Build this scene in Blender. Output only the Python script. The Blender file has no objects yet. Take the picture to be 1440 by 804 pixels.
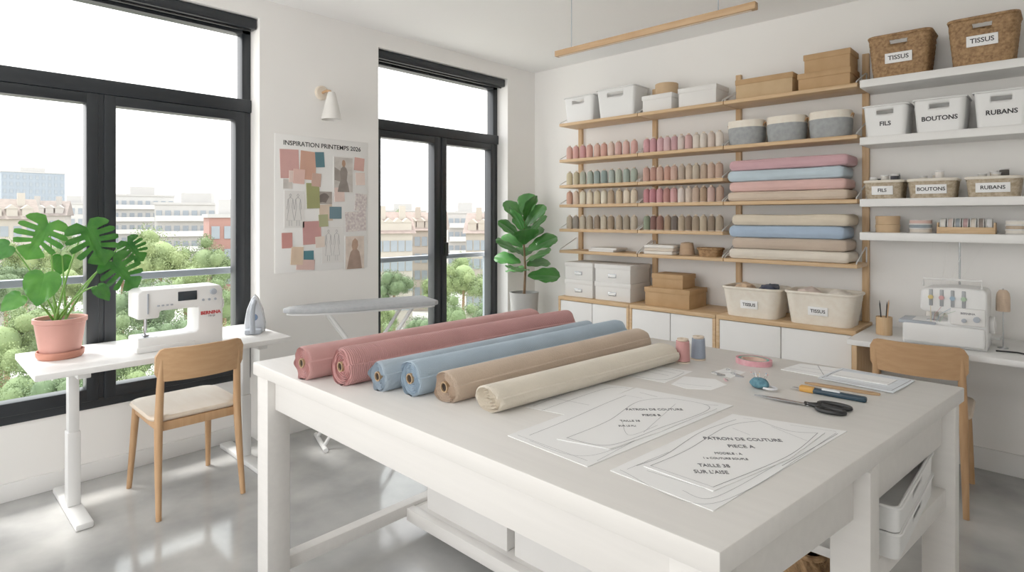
import bpy, bmesh, math, random
from math import sin, cos, pi, radians, sqrt, atan2
from mathutils import Vector, Matrix, noise
random.seed(7)
scene = bpy.context.scene
col = scene.collection

# ---------------------------------------------------------------- camera model (image taken as 1440 x 804)
H, F, U0, V0 = 1.4, 823.8, 720.0, 305.0
AN = radians(43.43)
CA, SA = cos(AN), sin(AN)
XW, YB, ZC = -3.65, 4.17, 2.76

def gp(u, v, z):
    k = (u-U0)/F; d = (H-z)*F/(v-V0)
    return Vector((d*(k*CA-SA), d*(k*SA+CA), z))
def wx(u, v, X):
    k = (u-U0)/F; d = X/(k*CA-SA)
    return d*(k*SA+CA), H-(v-V0)*d/F
def far(u, v, D):
    k = (u-U0)/F
    return Vector((D*(k*CA-SA), D*(k*SA+CA), H-(v-V0)*D/F))

# ---------------------------------------------------------------- materials
def hx(h):
    h = h.lstrip('#')
    r = []
    for i in (0, 2, 4):
        v = int(h[i:i+2], 16)/255
        r.append(v/12.92 if v <= .04045 else ((v+.055)/1.055)**2.4)
    return (*r, 1)
def shade(c, f): return (min(1, c[0]*f), min(1, c[1]*f), min(1, c[2]*f), 1)
MC = {}
def mat(name, hexc, rough=.55, metal=0, var=.06, vs=6, bump=0, bs=120, stretch=(1, 1, 1), wave=None, hex2=None, sheen=0, detail=4, k=1.0):
    if name in MC: return MC[name]
    m = bpy.data.materials.new(name); m.use_nodes = True
    nt = m.node_tree; N = nt.nodes; Lk = nt.links
    b = N['Principled BSDF']
    c = shade(hx(hexc), k)
    b.inputs['Roughness'].default_value = rough
    b.inputs['Metallic'].default_value = metal
    if sheen: b.inputs['Sheen Weight'].default_value = sheen
    tc = N.new('ShaderNodeTexCoord'); mp = N.new('ShaderNodeMapping')
    mp.inputs['Scale'].default_value = stretch
    Lk.new(tc.outputs['Object'], mp.inputs['Vector'])
    no = N.new('ShaderNodeTexNoise'); no.inputs['Scale'].default_value = vs; no.inputs['Detail'].default_value = detail
    Lk.new(mp.outputs['Vector'], no.inputs['Vector'])
    rp = N.new('ShaderNodeValToRGB')
    rp.color_ramp.elements[0].position = .3; rp.color_ramp.elements[1].position = .7
    rp.color_ramp.elements[0].color = shade(c, 1-var) if not hex2 else shade(hx(hex2), k)
    rp.color_ramp.elements[1].color = shade(c, 1+var) if not hex2 else c
    Lk.new(no.outputs['Fac'], rp.inputs['Fac'])
    Lk.new(rp.outputs['Color'], b.inputs['Base Color'])
    if bump:
        bp = N.new('ShaderNodeBump'); bp.inputs['Strength'].default_value = bump; bp.inputs['Distance'].default_value = .004
        if wave:
            w = N.new('ShaderNodeTexWave'); w.bands_direction = wave; w.inputs['Scale'].default_value = bs
            w.inputs['Distortion'].default_value = 1.0; w.inputs['Detail Scale'].default_value = 1.0
            Lk.new(tc.outputs['Object'], w.inputs['Vector']); Lk.new(w.outputs['Fac'], bp.inputs['Height'])
        else:
            n2 = N.new('ShaderNodeTexNoise'); n2.inputs['Scale'].default_value = bs
            Lk.new(mp.outputs['Vector'], n2.inputs['Vector']); Lk.new(n2.outputs['Fac'], bp.inputs['Height'])
        Lk.new(bp.outputs['Normal'], b.inputs['Normal'])
    MC[name] = m
    return m
def glassmat(name, tint=(1, 1, 1, 1), ior=1.25):
    m = bpy.data.materials.new(name); m.use_nodes = True
    nt = m.node_tree; N = nt.nodes; N.clear()
    o = N.new('ShaderNodeOutputMaterial'); mx = N.new('ShaderNodeMixShader'); t = N.new('ShaderNodeBsdfTransparent')
    g = N.new('ShaderNodeBsdfGlossy'); g.inputs['Roughness'].default_value = .02
    fr = N.new('ShaderNodeFresnel'); fr.inputs['IOR'].default_value = ior
    t.inputs['Color'].default_value = tint
    nt.links.new(fr.outputs[0], mx.inputs[0]); nt.links.new(t.outputs[0], mx.inputs[1]); nt.links.new(g.outputs[0], mx.inputs[2])
    nt.links.new(mx.outputs[0], o.inputs[0])
    return m
M_wall = mat('wall_paint', 'f5f3f0', .8, var=.012, vs=2, bump=.03, bs=200)
M_ceil = mat('ceiling_paint', 'fdfcfb', .85, var=.01, vs=2)
M_white = mat('white_lacquer', 'e9e8e6', .4, var=.012)
M_wmetal = mat('white_metal', 'e6e6e5', .35, var=.01)
M_table = mat('white_painted_wood', 'e4e1dd', .40, var=.022, vs=5, stretch=(.5, 9, 9), bump=.05, bs=14)
M_oak = mat('oak', 'd8b991', .5, hex2='c7a174', vs=5, stretch=(1.2, 14, 14), bump=.05, bs=20)
M_oakd = mat('oak_pendant', 'c3a17a', .5, hex2='b18c64', vs=5, stretch=(1.2, 14, 14), bump=.05, bs=20)
M_oakv = mat('oak_vertical', 'd6b68d', .5, hex2='c49d71', vs=5, stretch=(14, 14, 1.2), bump=.05, bs=20)
M_chair = mat('chair_oak', 'c9a076', .45, hex2='bb9065', vs=5, stretch=(12, 12, 1.2), bump=.03, bs=20)
M_seat = mat('pale_ash', 'e6d6c4', .5, hex2='dfccb6', vs=3, stretch=(8, 1.5, 8))
M_floor = mat('polished_concrete', 'cac9c6', .11, hex2='929393', vs=2.0, detail=11, bump=.008, bs=5)
M_frame = mat('anthracite_aluminium', '161b21', .4, var=.04)
M_black = mat('black_plastic', '19191b', .4, var=.05)
M_dark = mat('dark_ink', '27272b', .7, var=.02)
M_print = mat('printed_ink', '58585e', .7, var=.02)
M_ink = mat('grey_ink', '7a7a80', .7, var=.02)
M_kraft = mat('kraft_card', 'bf9a70', .75, hex2='b38f63', vs=12, bump=.04, bs=80)
M_card = mat('white_card', 'e6e4e1', .6, var=.012)
M_bin = mat('white_plastic', 'e9e9e8', .35, var=.01)
M_wick = mat('seagrass_weave', 'b59066', .75, hex2='826141', vs=60, bump=.35, bs=160, detail=2)
M_wickl = mat('pale_rattan', 'ccbda6', .75, hex2='a49278', vs=60, bump=.3, bs=160, detail=2)
M_rope = mat('cream_rope', 'f0e9dc', .9, hex2='e9dfd0', vs=30)
M_grope = mat('grey_rope', 'a5a8a9', .9, hex2='939698', vs=40)
M_paper = mat('paper', 'f7f7f7', .7, var=.006)
M_steel = mat('steel', 'b9bcc0', .25, metal=1, var=.03)
M_red = mat('red_print', 'c0222a', .5, var=.02)
M_screen = mat('dark_screen', '2a3238', .15, var=.1)
M_soil = mat('soil', '3b2d22', .95, var=.3, vs=60, bump=.6, bs=60)
M_terra = mat('pink_terracotta', 'ca9286', .6, var=.05, vs=10)
M_terra2 = mat('saucer_terracotta', 'b97b67', .6, var=.05, vs=10)
M_gpot = mat('grey_planter', 'b2b1ae', .6, var=.06, vs=10)
M_leaf = mat('monstera_leaf', '41842d', .2, hex2='236320', vs=14)
M_leafb = mat('monstera_leaf_light', '58993a', .2, hex2='387b2b', vs=14)
M_leaf2 = mat('fig_leaf', '538f46', .28, hex2='387136', vs=8)
M_stem = mat('green_stem', '73a346', .5, var=.1)
M_bark = mat('bark', '7a6048', .85, var=.2, vs=30, bump=.3)
M_iron = mat('iron_grey', 'a9b0ba', .35, var=.05)
M_cover = mat('board_cover', 'b4b6b8', .9, hex2='a7aaad', vs=40, bump=.1, bs=300)
M_glass = glassmat('window_glass', (.98, .99, 1, 1), 1.15)
M_rglass = glassmat('railing_glass', (.92, .96, .95, 1), 1.2)
M_rail = mat('rail_grey', '80878e', .4, var=.05)
M_core = mat('cardboard_core', 'ad9170', .8, var=.08, vs=30)
M_coreshade = mat('core_shade_disc', '2a1f17', .9, var=.05)  # dark colour painted in for the shade inside the roll cores
M_bulb = mat('diffuser', 'f3ebe0', .5, var=.0)

# ---------------------------------------------------------------- mesh builder
MX = Matrix(((0, 0, 1, 0), (1, 0, 0, 0), (0, 1, 0, 0), (0, 0, 0, 1)))    # poly (y,z) extruded along x
MY = Matrix(((1, 0, 0, 0), (0, 0, 1, 0), (0, 1, 0, 0), (0, 0, 0, 1)))    # poly (x,z) extruded along y
RX90 = Matrix.Rotation(pi/2, 4, 'X')
RFX = Matrix.Rotation(pi/2, 4, 'Z') @ RX90        # text facing +X
def TR(x, y, z): return Matrix.Translation((x, y, z))
class MB:
    def __init__(self): self.bm = bmesh.new()
    def add(self, t, M=None):
        if M is not None: t.transform(M)
        me = bpy.data.meshes.new('t'); t.to_mesh(me); t.free()
        self.bm.from_mesh(me); bpy.data.meshes.remove(me)
        return self
    def box(self, x0, x1, y0, y1, z0, z1, bev=0, M=None, seg=2):
        t = bmesh.new()
        bmesh.ops.create_cube(t, size=1, matrix=TR((x0+x1)/2, (y0+y1)/2, (z0+z1)/2) @ Matrix.Diagonal((x1-x0, y1-y0, z1-z0, 1)))
        if bev: bmesh.ops.bevel(t, geom=t.edges[:], offset=bev, segments=seg, profile=.5, affect='EDGES', clamp_overlap=True)
        return self.add(t, M)
    def prism(self, poly, z0, z1, M=None, bev=0, seg=2):
        t = bmesh.new()
        lo = [t.verts.new((p[0], p[1], z0)) for p in poly]; hi = [t.verts.new((p[0], p[1], z1)) for p in poly]
        t.faces.new(lo[::-1]); t.faces.new(hi)
        n = len(poly)
        for i in range(n): t.faces.new((lo[i], lo[(i+1) % n], hi[(i+1) % n], hi[i]))
        bmesh.ops.recalc_face_normals(t, faces=t.faces[:])
        if bev: bmesh.ops.bevel(t, geom=t.edges[:], offset=bev, segments=seg, profile=.5, affect='EDGES', clamp_overlap=True)
        return self.add(t, M)
    def lathe(self, prof, n=24, M=None):
        t = bmesh.new(); rings = []
        for r, z in prof:
            if r < 1e-6: rings.append([t.verts.new((0, 0, z))])
            else: rings.append([t.verts.new((r*cos(2*pi*i/n), r*sin(2*pi*i/n), z)) for i in range(n)])
        for a, b in zip(rings, rings[1:]):
            for i in range(n):
                j = (i+1) % n
                if len(a) == 1 and len(b) == 1: continue
                if len(a) == 1: t.faces.new((a[0], b[j], b[i]))
                elif len(b) == 1: t.faces.new((a[i], a[j], b[0]))
                else: t.faces.new((a[i], a[j], b[j], b[i]))
        bmesh.ops.recalc_face_normals(t, faces=t.faces[:])
        return self.add(t, M)
    def tube(self, pts, r, n=8, M=None, closed=False):
        t = bmesh.new(); pts = [Vector(p) for p in pts]; L = len(pts)
        rr = r if isinstance(r, (list, tuple)) else [r]*L
        rings = []; prev = None
        for i, p in enumerate(pts):
            if closed: tg = (pts[(i+1) % L]-pts[i-1]).normalized()
            else: tg = (pts[min(i+1, L-1)]-pts[max(i-1, 0)]).normalized()
            if prev is None:
                a = Vector((0, 0, 1)) if abs(tg.z) < .9 else Vector((1, 0, 0))
                nx = tg.cross(a).normalized()
            else:
                nx = (prev-tg*prev.dot(tg)).normalized()
            prev = nx; ny = tg.cross(nx)
            rings.append([t.verts.new(p+rr[i]*(nx*cos(2*pi*k/n)+ny*sin(2*pi*k/n))) for k in range(n)])
        m = L if closed else L-1
        for i in range(m):
            a, b = rings[i], rings[(i+1) % L]
            for k in range(n): t.faces.new((a[k], a[(k+1) % n], b[(k+1) % n], b[k]))
        if not closed:
            t.faces.new(rings[0][::-1]); t.faces.new(rings[-1])
        bmesh.ops.recalc_face_normals(t, faces=t.faces[:])
        return self.add(t, M)
    def faces(self, vs, fs, M=None, subdiv=0):
        t = bmesh.new(); v = [t.verts.new(p) for p in vs]
        for f in fs: t.faces.new([v[i] for i in f])
        return self.add(t, M)
    def blob(self, c, rx, ry, rz, amp=.25, fr=2.0, seed=0, sub=3):
        t = bmesh.new(); bmesh.ops.create_icosphere(t, subdivisions=sub, radius=1)
        for v in t.verts:
            n = noise.noise(v.co*fr+Vector((seed*7.3, seed*3.1, 0)))+.5*noise.noise(v.co*fr*2.3+Vector((0, seed*5.7, 0)))
            v.co *= 1+amp*n
            v.co = Vector((v.co.x*rx+c[0], v.co.y*ry+c[1], v.co.z*rz+c[2]))
        return self.add(t)
    def build(self, name, m, parent=None, ang=35, label=None, recalc=False):
        if recalc: bmesh.ops.recalc_face_normals(self.bm, faces=self.bm.faces[:])
        me = bpy.data.meshes.new(name); self.bm.to_mesh(me); self.bm.free()
        me.materials.append(m)
        for p in me.polygons: p.use_smooth = True
        me.set_sharp_from_angle(angle=radians(ang))
        o = bpy.data.objects.new(name, me); col.objects.link(o)
        if parent: o.parent = parent
        if label: o['label'] = label
        return o
def thing(name, label, cat, loc=(0, 0, 0), rz=0, group=None):
    o = bpy.data.objects.new(name, None); col.objects.link(o)
    o.empty_display_size = .1
    o.location = loc; o.rotation_euler = (0, 0, rz); o['label'] = label; o['category'] = cat
    if group: o['group'] = group
    return o
def tag(o, label, cat, loc=None, rz=0, group=None):
    o['label'] = label; o['category'] = cat
    if group: o['group'] = group
    if loc is not None: o.location = loc
    o.rotation_euler[2] = rz
    return o
def struct(o):
    o['kind'] = 'structure'; return o
def dup(root, loc, rz, label):
    r = root.copy(); col.objects.link(r); r.location = loc; r.rotation_euler = (0, 0, rz); r['label'] = label
    for ch in list(root.children):
        q = ch.copy(); col.objects.link(q); q.parent = r
        for g in list(ch.children):
            w = g.copy(); col.objects.link(w); w.parent = q
    return r
def inst(src, parent, loc=(0, 0, 0), m=None):
    o = bpy.data.objects.new(src.name.split('.')[0], src.data); col.objects.link(o); o.parent = parent; o.location = loc
    if m:
        o.material_slots[0].link = 'OBJECT'; o.material_slots[0].material = m
    return o
def lettering(txt, size, m, parent, M, bold=0.0, name='lettering', align='CENTER', sp=1.0):
    cu = bpy.data.curves.new('txt', 'FONT'); cu.body = txt; cu.size = size; cu.align_x = align; cu.align_y = 'CENTER'
    cu.extrude = .0003; cu.offset = bold; cu.resolution_u = 3; cu.space_character = sp
    ob = bpy.data.objects.new('txt', cu); col.objects.link(ob)
    bpy.context.view_layer.update()
    me = bpy.data.meshes.new_from_object(ob.evaluated_get(bpy.context.evaluated_depsgraph_get()))
    bpy.data.objects.remove(ob); bpy.data.curves.remove(cu)
    me.transform(M); me.materials.clear(); me.materials.append(m)
    o = bpy.data.objects.new(name, me); col.objects.link(o); o.parent = parent
    return o
def rrect(w, d, r, m, n):
    pts = []
    cs = [((w/2-r, -d/2+r), -pi/2), ((w/2-r, d/2-r), 0), ((-w/2+r, d/2-r), pi/2), ((-w/2+r, -d/2+r), pi)]
    st = [((-w/2+r, -d/2), (w/2-r, -d/2)), ((w/2, -d/2+r), (w/2, d/2-r)), ((w/2-r, d/2), (-w/2+r, d/2)), ((-w/2, d/2-r), (-w/2, -d/2+r))]
    for (a, b), (cc, a0) in zip(st, cs):
        for j in range(m): pts.append((a[0]+(b[0]-a[0])*j/m, a[1]+(b[1]-a[1])*j/m))
        for j in range(n): pts.append((cc[0]+r*cos(a0+pi/2*j/n), cc[1]+r*sin(a0+pi/2*j/n)))
    return pts
def shell(w, d, h, taper=.88, r=.02, m=14, rows=10, slot=None, weave=0, bulge=0):
    t = MB(); bm = t.bm; loops = []
    for j in range(rows+1):
        f = j/rows; sc = taper+(1-taper)*f + bulge*sin(pi*f)
        P = rrect(w*sc, d*sc, r*sc, m, 4); L = []
        for i, (x, y) in enumerate(P):
            if weave:
                q = 1+weave*(1 if (i//1+j) % 2 else -1)/(w/2)
                x *= q; y *= q
            L.append(bm.verts.new((x, y, h*f)))
        loops.append(L)
    n = len(loops[0])
    for j in range(rows):
        for i in range(n):
            q = (loops[j][i], loops[j][(i+1) % n], loops[j+1][(i+1) % n], loops[j+1][i])
            if slot:
                ce = sum((v.co for v in q), Vector())/4
                if ce.y < -d*taper/2*.97 and abs(ce.x) < slot[0] and slot[1] < ce.z < slot[2]: continue
            bm.faces.new(q)
    bm.faces.new(loops[0][::-1])
    return t
def solidify(o, th):
    md = o.modifiers.new('thickness', 'SOLIDIFY'); md.thickness = th; md.offset = -1
    return o
ORD = ['first', 'second', 'third', 'fourth', 'fifth', 'sixth', 'seventh', 'eighth', 'ninth', 'tenth', 'eleventh', 'twelfth']

# ---------------------------------------------------------------- camera, world, lights
cam = bpy.data.cameras.new('camera'); co = bpy.data.objects.new('camera', cam); col.objects.link(co)
co.location = (0, 0, H); co.rotation_euler = (pi/2, 0, AN)
cam.sensor_width = 36; cam.lens = 36*F/1440; cam.shift_y = -(402-V0)/1440; cam.clip_end = 2000; cam.clip_start = .05
scene.camera = co
w = bpy.data.worlds.new('world'); scene.world = w; w.use_nodes = True
nt = w.node_tree; bg = nt.nodes['Background']
tc = nt.nodes.new('ShaderNodeTexCoord'); sp = nt.nodes.new('ShaderNodeSeparateXYZ'); rp = nt.nodes.new('ShaderNodeValToRGB')
nt.links.new(tc.outputs['Generated'], sp.inputs[0]); nt.links.new(sp.outputs['Z'], rp.inputs['Fac']); nt.links.new(rp.outputs['Color'], bg.inputs['Color'])
rp.color_ramp.elements[0].position = 0; rp.color_ramp.elements[0].color = (1, .985, .96, 1)
rp.color_ramp.elements[1].position = .8; rp.color_ramp.elements[1].color = (.95, .97, 1, 1)
bg.inputs['Strength'].default_value = 1.65
sl = bpy.data.lights.new('sun', 'SUN'); so = bpy.data.objects.new('sun', sl); col.objects.link(so)
sl.energy = 2.4; sl.angle = radians(9); sl.color = (1, .96, .9)
so.location = (-12, -4, 20)
so.rotation_euler = Vector((.36, .20, -.91)).to_track_quat('-Z', 'Y').to_euler()
scene.view_settings.view_transform = 'Standard'
scene.view_settings.exposure = 1.10
scene.view_settings.gamma = 1.14

# ---------------------------------------------------------------- room shell
Y0, X1 = -2.4, 1.7
W1 = (-.03, 1.569); W2 = (2.436, 3.80); WZ = (.376, 2.64)
struct(MB().box(-3.95, X1, Y0, YB+.1, -.12, 0).build('floor', M_floor))
struct(MB().box(-3.95, X1, Y0, YB+.1, ZC, ZC+.12).build('ceiling', M_ceil))
struct(MB().box(-3.95, X1, YB, YB+.1, 0, ZC).build('wall_back', M_wall))
struct(MB().box(X1, X1+.1, Y0, YB+.1, -.12, ZC+.12).build('added_wall_right', M_wall))  # unseen wall, added to cut the fill light from the right
struct(MB().box(-.1, X1, Y0-.1, Y0, -.12, ZC+.12).build('added_wall_front', M_wall))  # unseen part-width wall, added to limit light from behind to the left
b = MB()
for a, e in ((Y0, W1[0]), (W1[1], W2[0]), (W2[1], YB)): b.box(-3.95, XW, a, e, 0, ZC)
for wd in (W1, W2):
    b.box(-3.95, -3.79, wd[0], wd[1], 0, WZ[0]); b.box(-3.95, XW, wd[0], wd[1], WZ[1], ZC)
struct(b.build('wall_left', M_wall))
b = MB()
for a, e, x in ((Y0, W1[0], XW), (W1[0], W1[1], -3.79), (W1[1], W2[0], XW), (W2[0], W2[1], -3.79), (W2[1], YB, XW)):
    b.box(x, x+.014, a, e, 0, .09, .003)
struct(b.build('baseboard_left', M_white))
struct(MB().box(-.86, X1, YB-.016, YB, 0, .12, .003).build('baseboard_back', M_white))
def plane_yz(x, y0, y1, z0, z1): return MB().faces([(x, y0, z0), (x, y1, z0), (x, y1, z1), (x, y0, z1)], [(0, 1, 2, 3)])
def window(n, wd):
    r = bpy.data.objects.new('window_%d' % n, None); col.objects.link(r); struct(r)
    r.location = (-3.82, (wd[0]+wd[1])/2, WZ[0])
    hw = (wd[1]-wd[0])/2; hh = WZ[1]-WZ[0]; f = .055
    b = MB()
    b.box(-.04, .04, -hw, -hw+f, 0, hh, .004); b.box(-.04, .04, hw-f, hw, 0, hh, .004)
    b.box(-.04, .04, -hw, hw, 0, f, .004); b.box(-.04, .04, -hw, hw, hh-f-.03, hh, .004)
    b.box(-.04, .058, -hw+.002, hw-.002, 1.685, 1.765, .004)
    b.box(-.035, .048, -.03, .03, f, 1.688, .004)
    b.build('frame', M_frame, r)
    plane_yz(0, -hw+f, hw-f, 1.765, hh-f-.03).build('pane', M_glass, r)
    for sgn in (-1, 1):
        a, e = (-hw+f-.01, -.012) if sgn < 0 else (.012, hw-f+.01)
        z0, z1 = f-.01, 1.684; g = .055
        b = MB()
        b.box(-.03, .055, a, a+g, z0, z1, .004); b.box(-.03, .055, e-g, e, z0, z1, .004)
        b.box(-.03, .0545, a+.005, e-.005, z0, z0+g+.01, .004); b.box(-.03, .0545, a+.005, e-.005, z1-g, z1, .004)
        sa = b.build('sash', M_frame, r)
        plane_yz(.012, a+g, e-g, z0+g+.01, z1-g).build('pane', M_glass, sa)
    b = MB().box(.055, .066, .022, .05, .70, .86, .004); b.box(.066, .10, .028, .044, .80, .815, .003); b.box(.09, .102, .026, .046, .70, .815, .004)
    b.build('handle', M_black, r)
window(1, W1); window(2, W2)
for n, wd in ((1, W1), (2, W2)):
    b = MB().box(-.045, .045, -(wd[1]-wd[0])/2+.004, (wd[1]-wd[0])/2-.004, -.07, 0, .012)
    o = thing('roller_blind', 'black roller blind cassette above the %s' % ('wide window behind the monstera desk' if n == 1 else 'narrower window beside the fig plant'), 'blind', (-3.72, (wd[0]+wd[1])/2, WZ[1]))
    b.build('cassette', M_frame, o)
    MB().box(.012, .02, -(wd[1]-wd[0])/2+.03, (wd[1]-wd[0])/2-.03, -.082, -.07, .002).build('bottom_bar', M_black, o)
    o = thing('glass_railing', 'grey metal rail with clear glass outside the %s window' % ('left' if n == 1 else 'right'), 'railing', (-4.02, (wd[0]+wd[1])/2, .2))
    hw = (wd[1]-wd[0])/2+.1
    MB().box(-.03, .03, -hw, hw, .83, .87, .006).build('top_rail', M_rail, o)
    plane_yz(0, -hw, hw, .02, .83).build('glass_panel', M_rglass, o)
    for yy in (-hw+.02, hw-.02): MB().box(-.02, .02, yy-.02, yy+.02, 0, .83, .003).box(-.02, .075, yy-.02, yy+.02, 0, .05, .003).build('post', M_rail, o)

# ---------------------------------------------------------------- cutting table
ZT = .86
tb = thing('cutting_table', 'large white painted wooden cutting table covered with fabric rolls and patterns', 'table', (-1.3, 1.62, 0))
Lc = Vector((-1.3, 1.62))
NL, NR, FR, FL = (-2.2, .92), (-.405, .915), (-.235, 2.335), (-2.2, 2.335)
loc2 = lambda p: (p[0]-Lc.x, p[1]-Lc.y)
MB().prism([loc2(p) for p in (NL, NR, FR, FL)], ZT-.045, ZT, bev=.004).build('tabletop', M_table, tb)
lw = .086
def legbox(cx, cy): return MB().box(cx-lw/2, cx+lw/2, cy-lw/2, cy+lw/2, 0, ZT-.045, .004)
ins = .012+lw/2
LP = [(NL[0]+ins, NL[1]+ins), (NR[0]-ins, NR[1]+ins), (FR[0]-ins, FR[1]-ins), (FL[0]+ins, FL[1]-ins), (-.325-ins+.012, 1.58)]
for p in LP: legbox(*loc2(p)).build('leg', M_table, tb)
def rail(p, q, z0, z1, th):
    p, q = Vector(loc2(p)), Vector(loc2(q)); d = (q-p); L = d.length; a = atan2(d.y, d.x)
    return MB().box(lw/2, L-lw/2, -th/2, th/2, z0, z1, .003, M=TR(p.x, p.y, 0) @ Matrix.Rotation(a, 4, 'Z'))
for i, j in ((0, 1), (1, 4), (4, 2), (2, 3), (3, 0)):
    o = rail(LP[i], LP[j], ZT-.165, ZT-.045, .03).build('apron', M_table, tb)
rail(LP[0], LP[3], .075, .125, .05).build('lower_rail', M_table, tb)
MB().box(*[v for v in (LP[0][0]-Lc.x+.026, LP[4][0]-Lc.x-lw/2)], 1.56-Lc.y, 1.60-Lc.y, .06, .115, .003).box(LP[0][0]-Lc.x+.026, -.80, 1.60-Lc.y, 2.24-Lc.y, .085, .11, .003).box(-.80, LP[2][0]-Lc.x-.05, 1.60-Lc.y, 2.24-Lc.y, .085, .11, .003).build('lower_shelf', M_table, tb)
rail(LP[4], LP[2], .50, .56, .05).build('side_rail', M_table, tb)
MB().box(-.58-Lc.x, -.345-Lc.x, 1.63-Lc.y, 2.23-Lc.y, .535, .56, .003).build('side_shelf', M_table, tb)

# lidded boxes
def lidbox(name, label, cat, w_, d_, h_, mb, ml, loc, group=None, holder=False, lidh=.035, rz=0):
    r = thing(name, label, cat, loc, rz, group)
    MB().box(-w_/2+.005, w_/2-.005, -d_/2+.005, d_/2-.005, 0, h_-.003, .003).build('body', mb, r)
    MB().box(-w_/2, w_/2, -d_/2, d_/2, h_-lidh, h_, .003).build('lid', ml, r)
    if holder:
        q = MB().box(-.035, .035, -d_/2-.002, -d_/2+.006, h_*.38-.014, h_*.38+.014, .001).build('label_holder', M_steel, r)
        MB().box(-.029, .029, -d_/2-.003, -d_/2+.003, h_*.38-.009, h_*.38+.009).build('label_card', M_paper, q)
    return r
lidbox('storage_box', 'large white lidded storage box under the cutting table, nearer the sewing chair', 'box', .50, .52, .225, M_card, M_card, (-1.81, 1.88, .11), lidh=.05)
lidbox('storage_box', 'large white lidded storage box under the cutting table centre', 'box', .50, .52, .225, M_card, M_card, (-1.28, 1.88, .11), lidh=.05)
def basket(name, label, w_, d_, h_, m, loc, cat='basket', taper=.85, rows=16, mm=16, weave=.004, text=None, tsize=.03, plate=(.1, .05), pz=.5, rim=None, group=None, th=.008, slot=None, rz=0):
    r = thing(name, label, cat, loc, rz, group)
    solidify(shell(w_, d_, h_, taper, .035, mm, rows, weave=weave, slot=slot).build('body', m, r, ang=60), th)
    P = rrect(w_, d_, .035, 8, 4)
    MB().tube([(x, y, h_) for x, y in P], .008, 8, closed=True).build('rim', rim or m, r)
    if text:
        sc = taper+(1-taper)*pz; y = -d_/2*sc-weave-.004
        til = atan2(d_/2*(1-taper), h_)
        Mx = TR(0, y, h_*pz) @ Matrix.Rotation(til, 4, 'X')
        q = MB().box(-plate[0]/2, plate[0]/2, -.002, .004, -plate[1]/2, plate[1]/2, .001, M=Mx).build('label_plate', M_paper, r)
        lettering(text, tsize, M_dark, q, Mx @ TR(0, -.0026, 0) @ RX90, .0006)
    return r
basket('wicker_basket', 'brown wicker basket on the low shelf under the table', .30, .44, .40, M_wick, (-.61, 1.86, .11), weave=.006)
o = MB().blob((0, 0, 0), .10, .15, .05, .35, 2.2, 3).build('fabric_scrap', mat('scrap_brown', '8a6647', .9, var=.1, sheen=.2))
tag(o, 'brown fabric scrap filling the wicker basket under the table', 'fabric', (-.62, 1.86, .455))
for k in range(2):
    r = thing('storage_tray', 'white open storage tray with handle slot under the table, %s of two' % ('lower', 'upper')[k], 'tray', (-.43, 1.93, .56+.066*k), pi/2)
    solidify(shell(.50, .27, .064, .98, .02, 30, 10, slot=(.055, .024, .048)).build('body', M_bin, r, ang=45), .006)
    MB().tube([(x, y, .061) for x, y in rrect(.504, .274, .022, 8, 4)], .003, 8, closed=True).build('rim', M_bin, r)

# ---------------------------------------------------------------- fabric rolls
def froll(label, near, fr_, R, m, rc, flat=1.0, seed=0, step=.10, rings_n=12, zig=.009):
    a, e = Vector(near)+Vector((-.02, -.012)), Vector(fr_); d = e-a; L = d.length
    r = thing('fabric_roll', label, 'fabric roll', (a.x, a.y, ZT), atan2(d.y, d.x)-pi/2, None)
    b = MB(); bm = b.bm; n = 84; rings = []
    S = 60; N = rings_n
    prof = [(rc/R+(1-rc/R)*k/N, (zig if k % 2 else -.001)+.004*(1-k/N), 0) for k in range(N)]
    prof += [(.93, -.002, 1), (.985, .003, 1)]
    prof += [(1.0, .010+(L-.020)*k/S, 1) for k in range(S+1)]
    prof += [(.985, L-.003, 1), (.93, L+.002, 1)]
    prof += [(rc/R+(1-rc/R)*k/N, L-((zig if k % 2 else -.001)), 0) for k in range(N)][::-1]
    for f, y, body in prof:
        L_ = []
        edge = .30+.12*noise.noise(Vector((y*3, seed*4.1, 0)))
        for i in range(n):
            th = 2*pi*i/n
            rad = R*f*(1-step*(1-i/(n-1))*f)
            yy = y
            wob = .05*noise.noise(Vector((cos(th)*1.1, f*3+seed*3, sin(th)*1.1)))
            if body:
                rad *= 1+.040*noise.noise(Vector((cos(th)*1.2, y*2.2+seed*9, sin(th)*1.2)))+.010*noise.noise(Vector((cos(th)*3, y*9+seed*5, sin(th)*3)))
                if y < .02 or y > L-.02: yy += .014*noise.noise(Vector((th*1.3, seed*2.7, y)))
            else:
                rad *= 1+wob
                yy += .008*noise.noise(Vector((th*.9, seed*2.7, f*4)))
            ph = th+edge
            zz = rad*sin(ph)*flat
            L_.append(bm.verts.new((rad*cos(ph)*(1.03 if zz < 0 else 1.0), yy, max(zz, -R*flat*.88))))
        rings.append(L_)
    for p, q in zip(rings, rings[1:]):
        for i in range(n): bm.faces.new((p[i], p[(i+1) % n], q[(i+1) % n], q[i]))
    zmin = min(v.co.z for v in bm.verts)
    for v in bm.verts: v.co.z -= zmin
    b.build('fabric', m, r, ang=50, recalc=True)
    zc = -zmin
    if rc > .011:
        Mr = TR(0, -.004, zc) @ Matrix.Rotation(-pi/2, 4, 'X')
        q = MB().lathe([(rc*.78, .05), (rc*.78, 0), (rc*1.0, 0), (rc*1.0, L+.008), (rc*.78, L+.008), (rc*.78, L-.04)], 24, Mr).build('core', M_core, r)
        MB().lathe([(0, .005), (rc*.80, .005), (rc*.80, .012), (0, .012)], 24, Mr).build('core_shade_disc', M_coreshade, q)  # dark disc just inside the near end, standing in for shade in the tube
    return r
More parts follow.
